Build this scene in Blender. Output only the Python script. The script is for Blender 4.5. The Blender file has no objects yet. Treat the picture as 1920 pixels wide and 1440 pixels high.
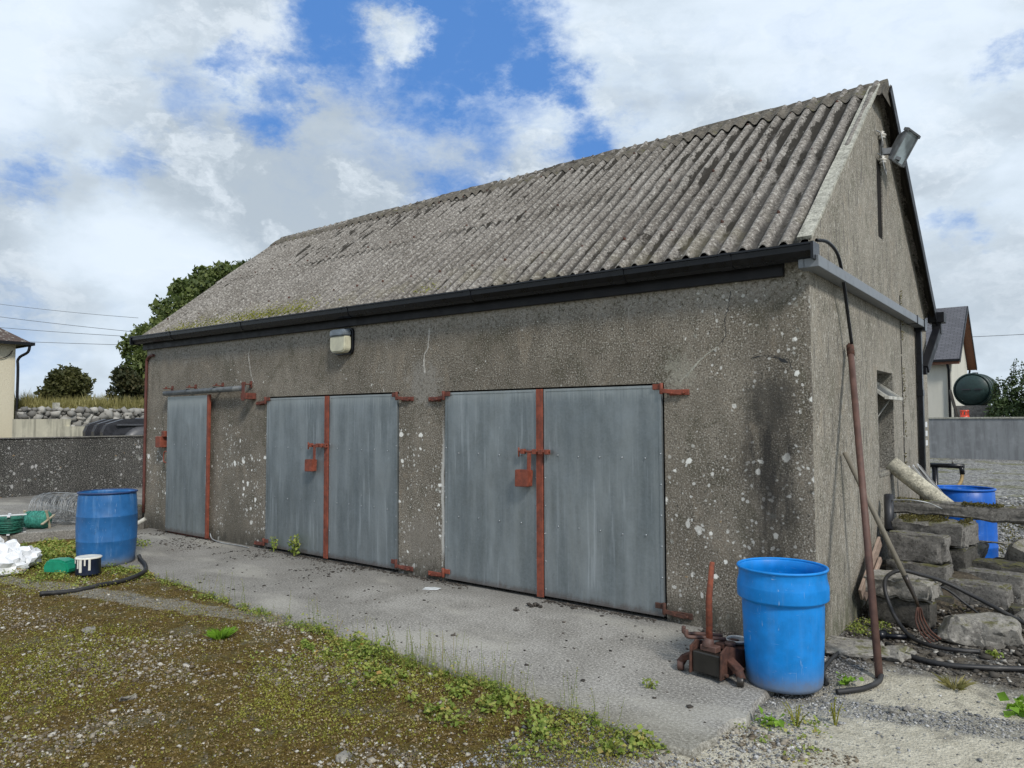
import bpy, bmesh, math, random
import numpy as np
from mathutils import Vector, Matrix
random.seed(7)
RNG = np.random.default_rng(11)
scene = bpy.context.scene
COL = scene.collection
rad = math.radians

# ------------------------------------------------------------------ camera
cam_d = bpy.data.cameras.new('camera')
cam = bpy.data.objects.new('camera', cam_d)
COL.objects.link(cam)
CR = Vector((0.78935785, 0.61392327, -0.00352024))
CU = Vector((0.03313671, -0.0368789, 0.9987702))
CF = Vector((-0.61303845, 0.78850375, 0.04945404))
CPOS = Vector((1.4999, -5.3995, 1.6))
mw = Matrix((CR, CU, -CF)).transposed().to_4x4()
mw.translation = CPOS
cam.matrix_world = mw
cam_d.sensor_width = 36.0
cam_d.lens = 25.68
cam_d.clip_start = 0.05
cam_d.clip_end = 3000
scene.camera = cam

# ------------------------------------------------------------------ exposure
scene.view_settings.view_transform = 'Standard'
scene.view_settings.look = 'None'
scene.view_settings.exposure = 0.30
scene.view_settings.gamma = 1.0

# ------------------------------------------------------------------ sun
SUN_DIR = Vector((0.78, -0.42, 0.80)).normalized()
sun_d = bpy.data.lights.new('sun', 'SUN')
sun_d.energy = 2.3
sun_d.angle = rad(10.0)
sun_d.color = (1.0, 0.955, 0.88)
sun = bpy.data.objects.new('sun', sun_d)
COL.objects.link(sun)
sun.rotation_euler = SUN_DIR.to_track_quat('Z', 'Y').to_euler()

# ------------------------------------------------------------------ node helper
class N:
    def __init__(s, nt):
        s.nt = nt
    def new(s, t, **kw):
        n = s.nt.nodes.new(t)
        for k, v in kw.items():
            setattr(n, k, v)
        return n
    def put(s, sock, v):
        if isinstance(v, bpy.types.NodeSocket):
            s.nt.links.new(v, sock)
        elif v is not None:
            if sock.type == 'RGBA' and len(v) == 3:
                v = (*v, 1)
            sock.default_value = v
    def math(s, op, a, b=None, c=None, clamp=False):
        n = s.new('ShaderNodeMath', operation=op, use_clamp=clamp)
        s.put(n.inputs[0], a)
        if b is not None: s.put(n.inputs[1], b)
        if c is not None: s.put(n.inputs[2], c)
        return n.outputs[0]
    def vmath(s, op, a, b=None):
        n = s.new('ShaderNodeVectorMath', operation=op)
        s.put(n.inputs[0], a)
        if b is not None: s.put(n.inputs[1], b)
        return n.outputs['Value'] if op in ('DOT_PRODUCT', 'LENGTH', 'DISTANCE') else n.outputs[0]
    def coord(s, which='Object'):
        return s.new('ShaderNodeTexCoord').outputs[which]
    def scale(s, vec, sc, loc=(0, 0, 0)):
        n = s.new('ShaderNodeMapping')
        s.put(n.inputs[0], vec)
        n.inputs['Scale'].default_value = sc if hasattr(sc, '__len__') else (sc,) * 3
        n.inputs['Location'].default_value = loc
        return n.outputs[0]
    def noise(s, vec, scale=1.0, detail=4, rough=0.5, dist=0.0, out=0):
        n = s.new('ShaderNodeTexNoise')
        s.put(n.inputs['Vector'], vec)
        n.inputs['Scale'].default_value = scale
        n.inputs['Detail'].default_value = detail
        n.inputs['Roughness'].default_value = rough
        n.inputs['Distortion'].default_value = dist
        return n.outputs[out]
    def vor(s, vec, scale=1.0, feature='F1', rnd=1.0):
        n = s.new('ShaderNodeTexVoronoi', feature=feature)
        s.put(n.inputs['Vector'], vec)
        n.inputs['Scale'].default_value = scale
        n.inputs['Randomness'].default_value = rnd
        return n
    def mr(s, v, a, b, c=0.0, d=1.0, smooth=True):
        n = s.new('ShaderNodeMapRange')
        n.interpolation_type = 'SMOOTHSTEP' if smooth else 'LINEAR'
        s.put(n.inputs[0], v)
        for i, x in enumerate((a, b, c, d)):
            s.put(n.inputs[i + 1], x)
        return n.outputs[0]
    def mix(s, f, a, b, blend='MIX'):
        n = s.new('ShaderNodeMix', data_type='RGBA', blend_type=blend)
        s.put(n.inputs[0], f); s.put(n.inputs[6], a); s.put(n.inputs[7], b)
        return n.outputs[2]
    def ramp(s, f, stops):
        n = s.new('ShaderNodeValToRGB')
        s.put(n.inputs[0], f)
        cr = n.color_ramp
        while len(cr.elements) < len(stops): cr.elements.new(0.5)
        for e, (p, c) in zip(cr.elements, stops):
            e.position = p; e.color = (*c, 1) if len(c) == 3 else c
        return n.outputs[0]
    def xyz(s, v):
        n = s.new('ShaderNodeSeparateXYZ'); s.put(n.inputs[0], v)
        return n.outputs
    def comb(s, x, y, z):
        n = s.new('ShaderNodeCombineXYZ')
        for i, v in enumerate((x, y, z)): s.put(n.inputs[i], v)
        return n.outputs[0]
    def bump(s, h, strength=0.5, dist=0.01):
        n = s.new('ShaderNodeBump')
        s.put(n.inputs['Height'], h)
        n.inputs['Strength'].default_value = strength
        n.inputs['Distance'].default_value = dist
        return n.outputs[0]
    def island(s):
        return s.new('ShaderNodeNewGeometry').outputs['Random Per Island']

def material(name):
    m = bpy.data.materials.new(name); m.use_nodes = True
    n = N(m.node_tree); b = m.node_tree.nodes['Principled BSDF']
    def fin(color=None, rough=0.8, metal=0.0, normal=None, spec=None, **kw):
        n.put(b.inputs['Base Color'], color); n.put(b.inputs['Roughness'], rough)
        n.put(b.inputs['Metallic'], metal)
        if normal is not None: n.put(b.inputs['Normal'], normal)
        if spec is not None: n.put(b.inputs['Specular IOR Level'], spec)
        for k, v in kw.items(): n.put(b.inputs[k.replace('_', ' ')], v)
        return m
    return n, fin

# ------------------------------------------------------------------ world: sky + clouds
world = bpy.data.worlds.new('World'); scene.world = world; world.use_nodes = True
w = N(world.node_tree)
bg = world.node_tree.nodes['Background']
sky = w.new('ShaderNodeTexSky', sky_type='NISHITA')
sky.sun_disc = False
sky.sun_elevation = math.asin(SUN_DIR.z)
sky.sun_rotation = math.atan2(SUN_DIR.x, SUN_DIR.y)
sky.air_density = 1.0; sky.dust_density = 0.3; sky.ozone_density = 3.0
d = w.coord('Generated')
dx, dy, dz = w.xyz(d)[:3]
dome = w.comb(dx, dy, w.math('MULTIPLY', w.math('ADD', dz, 0.0), 1.7))
wv = w.vmath('MULTIPLY', w.vmath('SUBTRACT', w.noise(dome, 5.0, 6, 0.6, 0, out=1), (0.5, 0.5, 0.5)), (0.30, 0.30, 0.30))
dw = w.vmath('ADD', dome, wv)
n_big = w.noise(w.scale(dw, 3.1, (1.3, 4.2, 0)), 1.0, 7, 0.52)
n_fine = w.noise(w.scale(dw, 9.0, (7.7, 0.4, 0)), 1.0, 8, 0.60)
n_shade = w.noise(w.scale(dome, (2.3, 2.3, 3.6), (9.1, 2.2, 0)), 1.0, 5, 0.50, 0.3)
n_puff = w.noise(w.scale(dw, 4.2, (3.1, 8.4, 2)), 1.0, 5, 0.50)
# openings in the cloud deck: (direction, tightness, weight)
HOLES = [((-0.623, 0.632, 0.46), 0.11, 1.0), ((-0.661, 0.579, 0.485), 0.11, 1.0), ((-0.553, 0.682, 0.478), 0.09, 1.0),
         ((-0.534, 0.722, 0.44), 0.06, .95), ((-0.705, 0.534, 0.475), 0.075, .95), ((-0.58, 0.62, 0.53), 0.13, 1.0),
         ((-0.741, 0.515, 0.437), 0.05, .75), ((-0.775, 0.465, 0.428), 0.045, .7), ((-0.598, 0.684, 0.425), 0.07, .9),
         ((-0.872, 0.387, 0.299), 0.045, 0.52), ((-0.912, 0.304, 0.276), 0.040, 0.50), ((-0.816, 0.436, 0.38), 0.045, 0.45),
         ((-0.764, 0.516, 0.388), 0.045, .7), ((-0.488, 0.798, 0.353), 0.055, .8), ((-0.644, 0.703, 0.301), 0.06, .6),
         ((-0.046, 0.921, 0.386), 0.035, 0.5), ((-0.502, 0.758, 0.417), 0.05, .8), ((-0.092, 0.971, 0.221), 0.035, .45),
         ((-0.946, 0.304, 0.115), 0.06, .4), ((-0.591, 0.717, 0.371), 0.06, .6), ((0.5, -0.5, 0.7), 0.5, 0.8), ((-0.9, -0.3, 0.4), 0.25, 0.7)]
wd = w.vmath('ADD', d, w.vmath('ADD', w.vmath('MULTIPLY', w.vmath('SUBTRACT', w.noise(dome, 8.0, 7, 0.65, 0, out=1), (0.5, 0.5, 0.5)), (0.17, 0.17, 0.17)),
                                w.vmath('MULTIPLY', w.vmath('SUBTRACT', w.noise(dome, 26.0, 6, 0.7, 0, out=1), (0.5, 0.5, 0.5)), (0.05, 0.05, 0.05))))
B = None
for dr, rr, wt in HOLES:
    q = w.math('MULTIPLY', w.mr(w.vmath('DISTANCE', wd, dr), 0.0, rr * 1.55, 1.0, 0.0), wt)
    B = q if B is None else w.math('MAXIMUM', B, q)
# small cloud puff floating in the big opening
puff = w.mr(w.vmath('DISTANCE', wd, (-0.645, 0.603, 0.469)), 0.0, 0.066, 0.85, 0.0)
B = w.math('SUBTRACT', B, puff, clamp=True)
cov = w.math('ADD', w.math('MULTIPLY', n_big, 0.50), w.math('MULTIPLY', n_fine, 0.55))
cov = w.math('ADD', cov, w.math('MULTIPLY', B, -0.72))
cloud = w.mr(cov, -0.06, 0.52, 0.0, 1.0)
shade = w.math('ADD', w.math('MULTIPLY', n_shade, 0.75), w.math('MULTIPLY', n_puff, 0.40))
thick = w.mr(w.math('SUBTRACT', shade, w.math('MULTIPLY', B, 0.10)), 0.44, 0.70, 0.0, 1.0)
ccol = w.ramp(thick, [(0.0, (6.9, 7.8, 8.8)), (0.35, (5.9, 6.8, 7.7)), (0.70, (4.9, 5.65, 6.4)), (1.0, (4.1, 4.8, 5.5))])
edge_w = w.math('MULTIPLY', w.mr(w.math('ADD', n_fine, w.math('MULTIPLY', n_puff, 0.5)), 0.76, 0.98, 0.0, 0.8), w.mr(dz, 0.05, 0.3, 0.4, 1.0))
ccol = w.mix(w.math('MULTIPLY', edge_w, 0.75), ccol, (7.7, 8.4, 9.1))
skyc = w.mix(0.80, sky.outputs[0], (0.82, 2.35, 6.0))
haze = w.mr(dz, 0.0, 0.25, 1.0, 0.0)
skyc = w.mix(w.math('MULTIPLY', haze, 0.5), skyc, (4.8, 6.2, 7.8))
w.put(bg.inputs['Color'], w.mix(cloud, skyc, ccol))
bg.inputs['Strength'].default_value = 0.095
world.cycles.sampling_method = 'MANUAL'
world.cycles.sample_map_resolution = 512

# ------------------------------------------------------------------ object helpers
def tag(o, label=None, cat=None, group=None, kind=None):
    if label: o['label'] = label
    if cat: o['category'] = cat
    if group: o['group'] = group
    if kind: o['kind'] = kind
    return o
def thing(name, loc=(0, 0, 0), rz=0.0, label=None, cat=None, group=None):
    o = bpy.data.objects.new(name, None); COL.objects.link(o)
    o.location = loc; o.rotation_euler = (0, 0, rz); o.empty_display_size = 0.1
    return tag(o, label, cat, group)
def link(name, me, mats, parent=None, loc=None, rz=0.0):
    if not isinstance(mats, (list, tuple)): mats = [mats]
    for m in mats: me.materials.append(m)
    o = bpy.data.objects.new(name, me); COL.objects.link(o)
    if parent: o.parent = parent
    if loc is not None: o.location = loc
    if rz: o.rotation_euler.z = rz
    return o
class MB:
    """collects shapes, builds one mesh object"""
    def __init__(s):
        s.v = []; s.f = []; s.m = []; s.sm = []
    def add(s, verts, faces, mi=0, smooth=False):
        o = len(s.v); s.v += [tuple(p) for p in verts]
        s.f += [tuple(i + o for i in f) for f in faces]
        s.m += [mi] * len(faces); s.sm += [smooth] * len(faces)
        return s
    def box(s, c, size, rot=None, mi=0):
        hx, hy, hz = [q / 2 for q in size]
        vs = [Vector((x * hx, y * hy, z * hz)) for z in (-1, 1) for y in (-1, 1) for x in (-1, 1)]
        if rot is not None:
            R = rot if isinstance(rot, Matrix) else Matrix.Rotation(rot, 3, 'Z')
            vs = [R @ v for v in vs]
        vs = [v + Vector(c) for v in vs]
        return s.add(vs, [(0, 2, 3, 1), (4, 5, 7, 6), (0, 1, 5, 4), (2, 6, 7, 3), (0, 4, 6, 2), (1, 3, 7, 5)], mi)
    def bb(s, x0, x1, y0, y1, z0, z1, mi=0):
        return s.box(((x0 + x1) / 2, (y0 + y1) / 2, (z0 + z1) / 2), (abs(x1 - x0), abs(y1 - y0), abs(z1 - z0)), None, mi)
    def bar(s, a, b, wd, hd, mi=0, up=(0, 0, 1)):
        a = Vector(a); b = Vector(b); d = (b - a); L = d.length; d.normalize()
        side = d.cross(Vector(up))
        if side.length < 1e-4: side = d.cross(Vector((0, 1, 0)))
        side.normalize(); u = side.cross(d)
        R = Matrix((d, side, u)).transposed()
        return s.box((a + b) / 2, (L, wd, hd), R, mi)
    def tube(s, pts, r, n=10, mi=0, cap=True, smooth=True):
        pts = [Vector(p) for p in pts]; k = len(pts)
        rs = r if hasattr(r, '__len__') else [r] * k
        vs = []; fs = []
        t0 = (pts[1] - pts[0]).normalized()
        ref = Vector((0, 0, 1)) if abs(t0.z) < 0.9 else Vector((1, 0, 0))
        nrm = t0.cross(ref).normalized()
        for i, p in enumerate(pts):
            t = (pts[min(i + 1, k - 1)] - pts[max(i - 1, 0)]).normalized()
            nrm = (nrm - t * nrm.dot(t)).normalized(); bi = t.cross(nrm)
            for j in range(n):
                a = 2 * math.pi * j / n
                vs.append(p + (nrm * math.cos(a) + bi * math.sin(a)) * rs[i])
        for i in range(k - 1):
            for j in range(n):
                j2 = (j + 1) % n
                fs.append((i * n + j, i * n + j2, (i + 1) * n + j2, (i + 1) * n + j))
        s.add(vs, fs, mi, smooth)
        if cap:
            o = len(s.v) - len(vs)
            s.f.append(tuple(range(o + n - 1, o - 1, -1))); s.f.append(tuple(range(o + (k - 1) * n, o + k * n)))
            s.m += [mi, mi]; s.sm += [False, False]
        return s
    def lathe(s, prof, n=40, c=(0, 0, 0), R=None, mi=0, smooth=True, wob=None):
        vs = []; fs = []; k = len(prof)
        for (r, z) in prof:
            for j in range(n):
                a = 2 * math.pi * j / n
                rr = r * (1 + (wob(a, z) if wob else 0))
                v = Vector((rr * math.cos(a), rr * math.sin(a), z))
                if R is not None: v = R @ v
                vs.append(v + Vector(c))
        for i in range(k - 1):
            for j in range(n):
                j2 = (j + 1) % n
                fs.append((i * n + j, i * n + j2, (i + 1) * n + j2, (i + 1) * n + j))
        return s.add(vs, fs, mi, smooth)
    def prism(s, poly, a, b, mi=0, smooth=False):
        """poly: list of points placed by function a (front) and b (back)"""
        k = len(poly); vs = [a(p) for p in poly] + [b(p) for p in poly]
        fs = [tuple(range(k)), tuple(range(2 * k - 1, k - 1, -1))] + [(i, i + k, (i + 1) % k + k, (i + 1) % k) for i in range(k)]
        return s.add(vs, fs, mi, smooth)
    def mesh(s, name, bevel=0, seg=1, jit=0, cuts=0, recalc=True):
        me = bpy.data.meshes.new(name)
        me.from_pydata([tuple(v) for v in s.v], [], s.f)
        for p, mi, sm in zip(me.polygons, s.m, s.sm): p.material_index = mi; p.use_smooth = sm
        bm = bmesh.new(); bm.from_mesh(me)
        if recalc: bmesh.ops.recalc_face_normals(bm, faces=bm.faces)
        if bevel:
            ed = [e for e in bm.edges if len(e.link_faces) == 2 and e.calc_face_angle(0) > 0.6]
            bmesh.ops.bevel(bm, geom=ed, offset=bevel, segments=seg, affect='EDGES', clamp_overlap=True)
        if cuts:
            bmesh.ops.subdivide_edges(bm, edges=[e for e in bm.edges if e.calc_length() > 0.03], cuts=cuts, use_grid_fill=True)
        if jit:
            for v in bm.verts: v.co += Vector([random.gauss(0, jit) for _ in range(3)])
        bm.to_mesh(me); bm.free()
        return me
    def build(s, name, mats, parent=None, loc=None, rz=0.0, **kw):
        return link(name, s.mesh(name, **kw), mats, parent, loc, rz)

def smoothpath(pts, n=8):
    """Catmull-Rom through pts"""
    P = [Vector(p) for p in pts]; P = [P[0] * 2 - P[1]] + P + [P[-1] * 2 - P[-2]]
    out = []
    for i in range(1, len(P) - 2):
        for j in range(n):
            t = j / n; a, b, c, d_ = P[i - 1:i + 3]
            out.append(0.5 * ((2 * b) + (c - a) * t + (2 * a - 5 * b + 4 * c - d_) * t * t + (3 * b - a - 3 * c + d_) * t ** 3))
    out.append(P[-2]); return out

def np_mesh(name, V, F):
    """V (n,3), F (m,k) constant k"""
    me = bpy.data.meshes.new(name)
    V = np.asarray(V, dtype=np.float32); F = np.asarray(F, dtype=np.int32); k = F.shape[1]
    me.vertices.add(len(V)); me.vertices.foreach_set('co', V.ravel())
    me.loops.add(F.size); me.loops.foreach_set('vertex_index', F.ravel())
    me.polygons.add(len(F)); me.polygons.foreach_set('loop_start', np.arange(0, F.size, k, dtype=np.int32))
    me.polygons.foreach_set('loop_total', np.full(len(F), k, dtype=np.int32))
    me.update(calc_edges=True); me.validate()
    return me
def rand_rot(n, tilt=None):
    q = RNG.normal(size=(n, 4)); q /= np.linalg.norm(q, axis=1)[:, None]
    a, b, c, d_ = q.T
    return np.stack([np.stack([1 - 2 * (c * c + d_ * d_), 2 * (b * c - a * d_), 2 * (b * d_ + a * c)], 1),
                     np.stack([2 * (b * c + a * d_), 1 - 2 * (b * b + d_ * d_), 2 * (c * d_ - a * b)], 1),
                     np.stack([2 * (b * d_ - a * c), 2 * (c * d_ + a * b), 1 - 2 * (b * b + c * c)], 1)], 1)
CUBE_V = np.array([[x, y, z] for z in (-1, 1) for y in (-1, 1) for x in (-1, 1)], float)
CUBE_F = np.array([(0, 2, 3, 1), (4, 5, 7, 6), (0, 1, 5, 4), (2, 6, 7, 3), (0, 4, 6, 2), (1, 3, 7, 5)])
def stones_mesh(name, P, S, flat=0.6):
    """P (n,3) centres, S (n,) radii -> angular pebbles"""
    n = len(P)
    V = CUBE_V[None] * (0.58 + RNG.uniform(-0.22, 0.22, (n, 8, 3)))
    V *= RNG.uniform(0.65, 1.25, (n, 1, 3))
    V = np.einsum('nij,nkj->nki', rand_rot(n), V)
    V[:, :, 2] *= flat
    V = V * S[:, None, None] + P[:, None, :]
    F = CUBE_F[None] + (np.arange(n) * 8)[:, None, None]
    return np_mesh(name, V.reshape(-1, 3), F.reshape(-1, 4))
def leaves_mesh(name, P, S, up=0.0, aspect=0.6, fold=0.25):
    """P (n,3), S (n,) -> leaf: two quads folded along the midrib"""
    n = len(P)
    base = np.array([[0, 0, 0], [0.5, 0.5, 0], [1, 0, 0], [0.5, -0.5, 0]], float)
    V = np.repeat(base[None], n, 0)
    V[:, :, 1] *= aspect; V[:, 1, 2] += fold * 0.4; V[:, 3, 2] += fold * 0.4; V[:, 2, 2] -= 0.12
    R = rand_rot(n)
    if up > 0:
        # leaves mostly facing upward: limited tilt
        az = RNG.uniform(0, 2 * np.pi, n); ti = RNG.normal(0, up, n); ti2 = RNG.normal(0, up, n)
        ca, sa = np.cos(az), np.sin(az); ct, st = np.cos(ti), np.sin(ti); c2, s2 = np.cos(ti2), np.sin(ti2)
        Z = np.zeros(n); O = np.ones(n)
        Rz = np.stack([np.stack([ca, -sa, Z], 1), np.stack([sa, ca, Z], 1), np.stack([Z, Z, O], 1)], 1)
        Ry = np.stack([np.stack([ct, Z, st], 1), np.stack([Z, O, Z], 1), np.stack([-st, Z, ct], 1)], 1)
        Rx = np.stack([np.stack([O, Z, Z], 1), np.stack([Z, c2, -s2], 1), np.stack([Z, s2, c2], 1)], 1)
        R = Rz @ Ry @ Rx
    V = np.einsum('nij,nkj->nki', R, V) * S[:, None, None] + P[:, None, :]
    F = np.arange(n * 4).reshape(n, 4)
    T = np.concatenate([F[:, [0, 1, 2]], F[:, [0, 2, 3]]])
    return np_mesh(name, V.reshape(-1, 3), T)

# ------------------------------------------------------------------ value noise for scatter and bumps (python side)
_G = RNG.uniform(0, 1, (64, 64))
def vn(x, y, s=1.0, o=0.0):
    x = np.asarray(x) * s + o; y = np.asarray(y) * s + o * 1.7
    xi = np.floor(x).astype(int); yi = np.floor(y).astype(int); fx = x - xi; fy = y - yi
    fx = fx * fx * (3 - 2 * fx); fy = fy * fy * (3 - 2 * fy)
    g = lambda a, b: _G[a % 64, b % 64]
    return (g(xi, yi) * (1 - fx) + g(xi + 1, yi) * fx) * (1 - fy) + (g(xi, yi + 1) * (1 - fx) + g(xi + 1, yi + 1) * fx) * fy
def fbm(x, y, s=1.0, o=0.0):
    return (vn(x, y, s, o) * 0.55 + vn(x, y, s * 2.1, o + 5) * 0.28 + vn(x, y, s * 4.3, o + 9) * 0.17)

# ================================================================== MATERIALS
def spots(n, vec, scale, lo, hi, density):
    """round lichen spots: mask"""
    v = n.vor(n.vmath('ADD', vec, n.vmath('ADD', n.vmath('MULTIPLY', n.noise(vec, scale * 3.0, 4, 0.75, 0, out=1), (0.45 / scale,) * 3), n.vmath('MULTIPLY', n.noise(vec, 4.0, 2, 0.5, 0, out=1), (0.12, 0.12, 0.12)))), scale)
    rr = n.xyz(v.outputs['Color'])
    radius = n.mr(n.math('ADD', rr[0], density), 0.75, 1.25, 0.0, hi, smooth=False)
    m = n.math('LESS_THAN', v.outputs['Distance'], radius)
    edge = n.mr(n.math('SUBTRACT', radius, v.outputs['Distance']), 0.0, 0.09, 0.0, 1.0)
    edge = n.math('MULTIPLY', edge, n.mr(rr[1], 0.0, 0.8, 0.60, 1.0))
    return n.math('MULTIPLY', m, edge)

def render_wall_material(name, c1, c2, dash=False, lichen=0.0, stain=True, lc=(0.84, 0.83, 0.77)):
    n, fin = material(name)
    v = n.coord(); x, y, z = n.xyz(v)[:3]
    big = n.noise(v, 0.9, 5, 0.6, 0.4)
    med = n.noise(n.scale(v, (6, 6, 2.2)), 1.0, 5, 0.65)
    col = n.mix(n.mr(big, 0.32, 0.68), c1, c2)
    col = n.mix(n.mr(med, 0.35, 0.7, 0.0, 0.45), col, (c1[0] * 0.6, c1[1] * 0.6, c1[2] * 0.57))
    # cloudy weathering at hand size, olive and brown
    cl = n.noise(n.scale(v, (1, 1, 0.7), (2, 6, 1)), 3.6, 6, 0.72, 0.6)
    col = n.mix(n.mr(cl, 0.50, 0.66, 0.0, 0.65), col, (c1[0] * 0.55, c1[1] * 0.58, c1[2] * 0.50))
    col = n.mix(n.mr(cl, 0.46, 0.34, 0.0, 0.45), col, (c2[0] * 1.15, c2[1] * 1.08, c2[2] * 1.0))
    # aggregate grains, showing through in some places more than others
    gr = n.noise(v, 75, 3, 0.75); gr2 = n.noise(v, 30, 4, 0.75)
    gm = n.mr(n.noise(n.scale(v, 1.0, (4, 4, 4)), 1.9, 4, 0.65), 0.34, 0.58, 0.65, 1.0)
    col = n.mix(n.math('MULTIPLY', gm, n.mr(gr, 0.54, 0.64, 0.0, 0.9)), col, (0.52, 0.50, 0.44))
    col = n.mix(n.math('MULTIPLY', gm, n.mr(gr, 0.475, 0.37, 0.0, 0.90)), col, (0.040, 0.037, 0.031))
    col = n.mix(n.math('MULTIPLY', gm, n.mr(gr2, 0.43, 0.35, 0.0, 0.85)), col, (0.05, 0.047, 0.04))
    col = n.mix(n.math('MULTIPLY', gm, n.mr(gr2, 0.58, 0.70, 0.0, 0.6)), col, (0.36, 0.345, 0.31))
    h = n.math('ADD', n.math('MULTIPLY', gr, 0.6), n.math('MULTIPLY', gr2, 0.6))
    if dash:
        dv = n.scale(v, (20, 34, 11))
        dn = n.noise(dv, 1.6, 3, 0.6, 0.6)
        col = n.mix(n.mr(dn, 0.58, 0.63, 0.0, 0.80), col, (0.50, 0.485, 0.43))
        dn2 = n.noise(n.scale(v, (9, 20, 3.0), (3, 1, 2)), 1.0, 4, 0.6)
        col = n.mix(n.mr(dn2, 0.45, 0.34, 0.0, 0.7), col, (0.10, 0.095, 0.085))
        # damp green at the very bottom
        col = n.mix(n.math('MULTIPLY', n.mr(z, 0.35, 0.0, 0.0, 0.55), n.mr(med, 0.35, 0.6)), col, (0.07, 0.085, 0.04))
    if lichen > 0:
        dens = n.noise(v, 1.7, 3, 0.6)
        zf = n.math('MAXIMUM', n.mr(z, 1.9, 1.2, -0.22, 0.10), n.mr(x, -1.3, -0.4, -0.30, 0.05))
        zf2 = n.math('ADD', zf, n.mr(dens, 0.3, 0.7, -0.22, 0.16))
        sv = n.scale(v, (1, 1, 1))
        s1 = spots(n, sv, 10.5, 0.1, 0.42, n.math('ADD', zf2, lichen - 0.02))
        s2 = spots(n, n.scale(v, 1.0, (3, 3, 3)), 27, 0.1, 0.42, n.math('ADD', zf2, lichen + 0.08))
        s3 = spots(n, n.scale(v, 1.0, (8, 2, 5)), 9, 0.1, 0.42, n.math('ADD', zf2, lichen - 0.12))
        col = n.mix(n.math('MULTIPLY', s3, 0.45), col, (0.36, 0.37, 0.33))
        col = n.mix(n.math('MULTIPLY', s2, 0.8), col, tuple(q * 0.78 for q in lc))
        col = n.mix(n.math('MULTIPLY', s1, 0.96), col, lc)
        s4 = spots(n, n.scale(v, 1.0, (1, 7, 9)), 7, 0.1, 0.2, n.math('ADD', zf2, lichen - 0.16))
        col = n.mix(n.math('MULTIPLY', s4, 0.7), col, (0.50, 0.30, 0.10))
    if stain:
        # sooty run down the corner pier, pale leached band under the fascia, damp foot
        a = n.mr(n.math('ABSOLUTE', n.math('ADD', x, n.math('ADD', 0.30, n.math('MULTIPLY', n.math('SUBTRACT', n.noise(v, 3.0, 3), 0.5), 0.35)))), 0.06, 0.26, 1.0, 0.0)
        a = n.math('MULTIPLY', a, n.mr(z, 2.3, 1.45, 0.15, 1.0))
        a = n.math('MULTIPLY', a, n.mr(n.noise(n.scale(v, (11, 11, 2.2)), 1, 4, 0.6), 0.30, 0.62, 0.35, 1.0))
        col = n.mix(n.math('MULTIPLY', a, 0.88), col, (0.024, 0.023, 0.022))
        # black growth blotches
        bl = n.mr(n.noise(n.scale(v, 4.0, (5, 5, 1)), 1, 4, 0.65), 0.58, 0.72, 0.0, 1.0)
        bl = n.math('MULTIPLY', bl, n.mr(x, -1.2, -0.2, 0.0, 0.75))
        col = n.mix(bl, col, (0.035, 0.034, 0.03))
        band = n.mr(n.math('ADD', z, n.math('MULTIPLY', n.math('SUBTRACT', n.noise(n.scale(v, (5, 1, 1)), 1, 4), 0.5), 0.35)), 2.38, 2.62, 0.0, 1.0)
        col = n.mix(n.math('MULTIPLY', n.math('MULTIPLY', band, n.mr(gr2, 0.38, 0.58)), 0.55), col, (0.40, 0.385, 0.35))
        foot = n.math('MULTIPLY', n.mr(z, 0.30, 0.02, 0.0, 1.0), n.mr(med, 0.3, 0.62, 0.3, 0.9))
        col = n.mix(foot, col, (0.055, 0.052, 0.042))
        # rough mortar patches: between the door heads and along the crack
        wobp = n.math('MULTIPLY', n.math('SUBTRACT', n.noise(v, 9, 6, 0.8), 0.5), 0.8)
        for px_, pz_, pr_, pc_ in ((-3.86, 1.99, 0.26, (0.30, 0.285, 0.255)), (-1.02, 1.97, 0.15, (0.34, 0.33, 0.27)), (-0.30, 1.72, 0.20, (0.055, 0.052, 0.045)), (-7.3, 0.30, 0.35, (0.10, 0.09, 0.07)), (-3.85, 0.35, 0.30, (0.23, 0.21, 0.18))):
            dd = n.vmath('DISTANCE', n.comb(x, 0.0, z), (px_, 0.0, pz_))
            pm = n.mr(n.math('ADD', dd, wobp), pr_ * 0.55, pr_ * 1.15, 1.0, 0.0)
            col = n.mix(n.math('MULTIPLY', pm, n.mr(gr2, 0.36, 0.56, 0.15, 0.60)), col, pc_)
        # white lime leach beside the large door
        lx = n.math('ADD', x, n.math('ADD', 3.575, n.math('MULTIPLY', n.math('SUBTRACT', n.noise(n.scale(v, (1, 1, 3)), 1, 3), 0.5), 0.07)))
        l1 = n.mr(n.math('ABSOLUTE', lx), 0.005, 0.035, 1.0, 0.0)
        l1 = n.math('MULTIPLY', l1, n.math('MULTIPLY', n.mr(z, 1.7, 1.2, 0.0, 1.0), n.mr(z, 0.15, 0.35, 0.0, 1.0)))
        col = n.mix(n.math('MULTIPLY', l1, 0.85), col, (0.55, 0.54, 0.50))
    return fin(col, 0.93, normal=n.bump(h, 0.8, 0.008), spec=0.25)

M = {}
M['front'] = render_wall_material('weathered_render', (0.158, 0.136, 0.106), (0.250, 0.220, 0.176), lichen=0.15)
M['gable'] = render_wall_material('dashed_render', (0.240, 0.217, 0.176), (0.335, 0.308, 0.255), dash=True, stain=False)
M['yardwall'] = render_wall_material('dark_yard_render', (0.028, 0.028, 0.028), (0.060, 0.058, 0.055), lichen=0.15, stain=False, lc=(0.42, 0.415, 0.40))
M['reveal'] = render_wall_material('reveal_render', (0.20, 0.19, 0.165), (0.27, 0.255, 0.22), stain=False)

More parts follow.
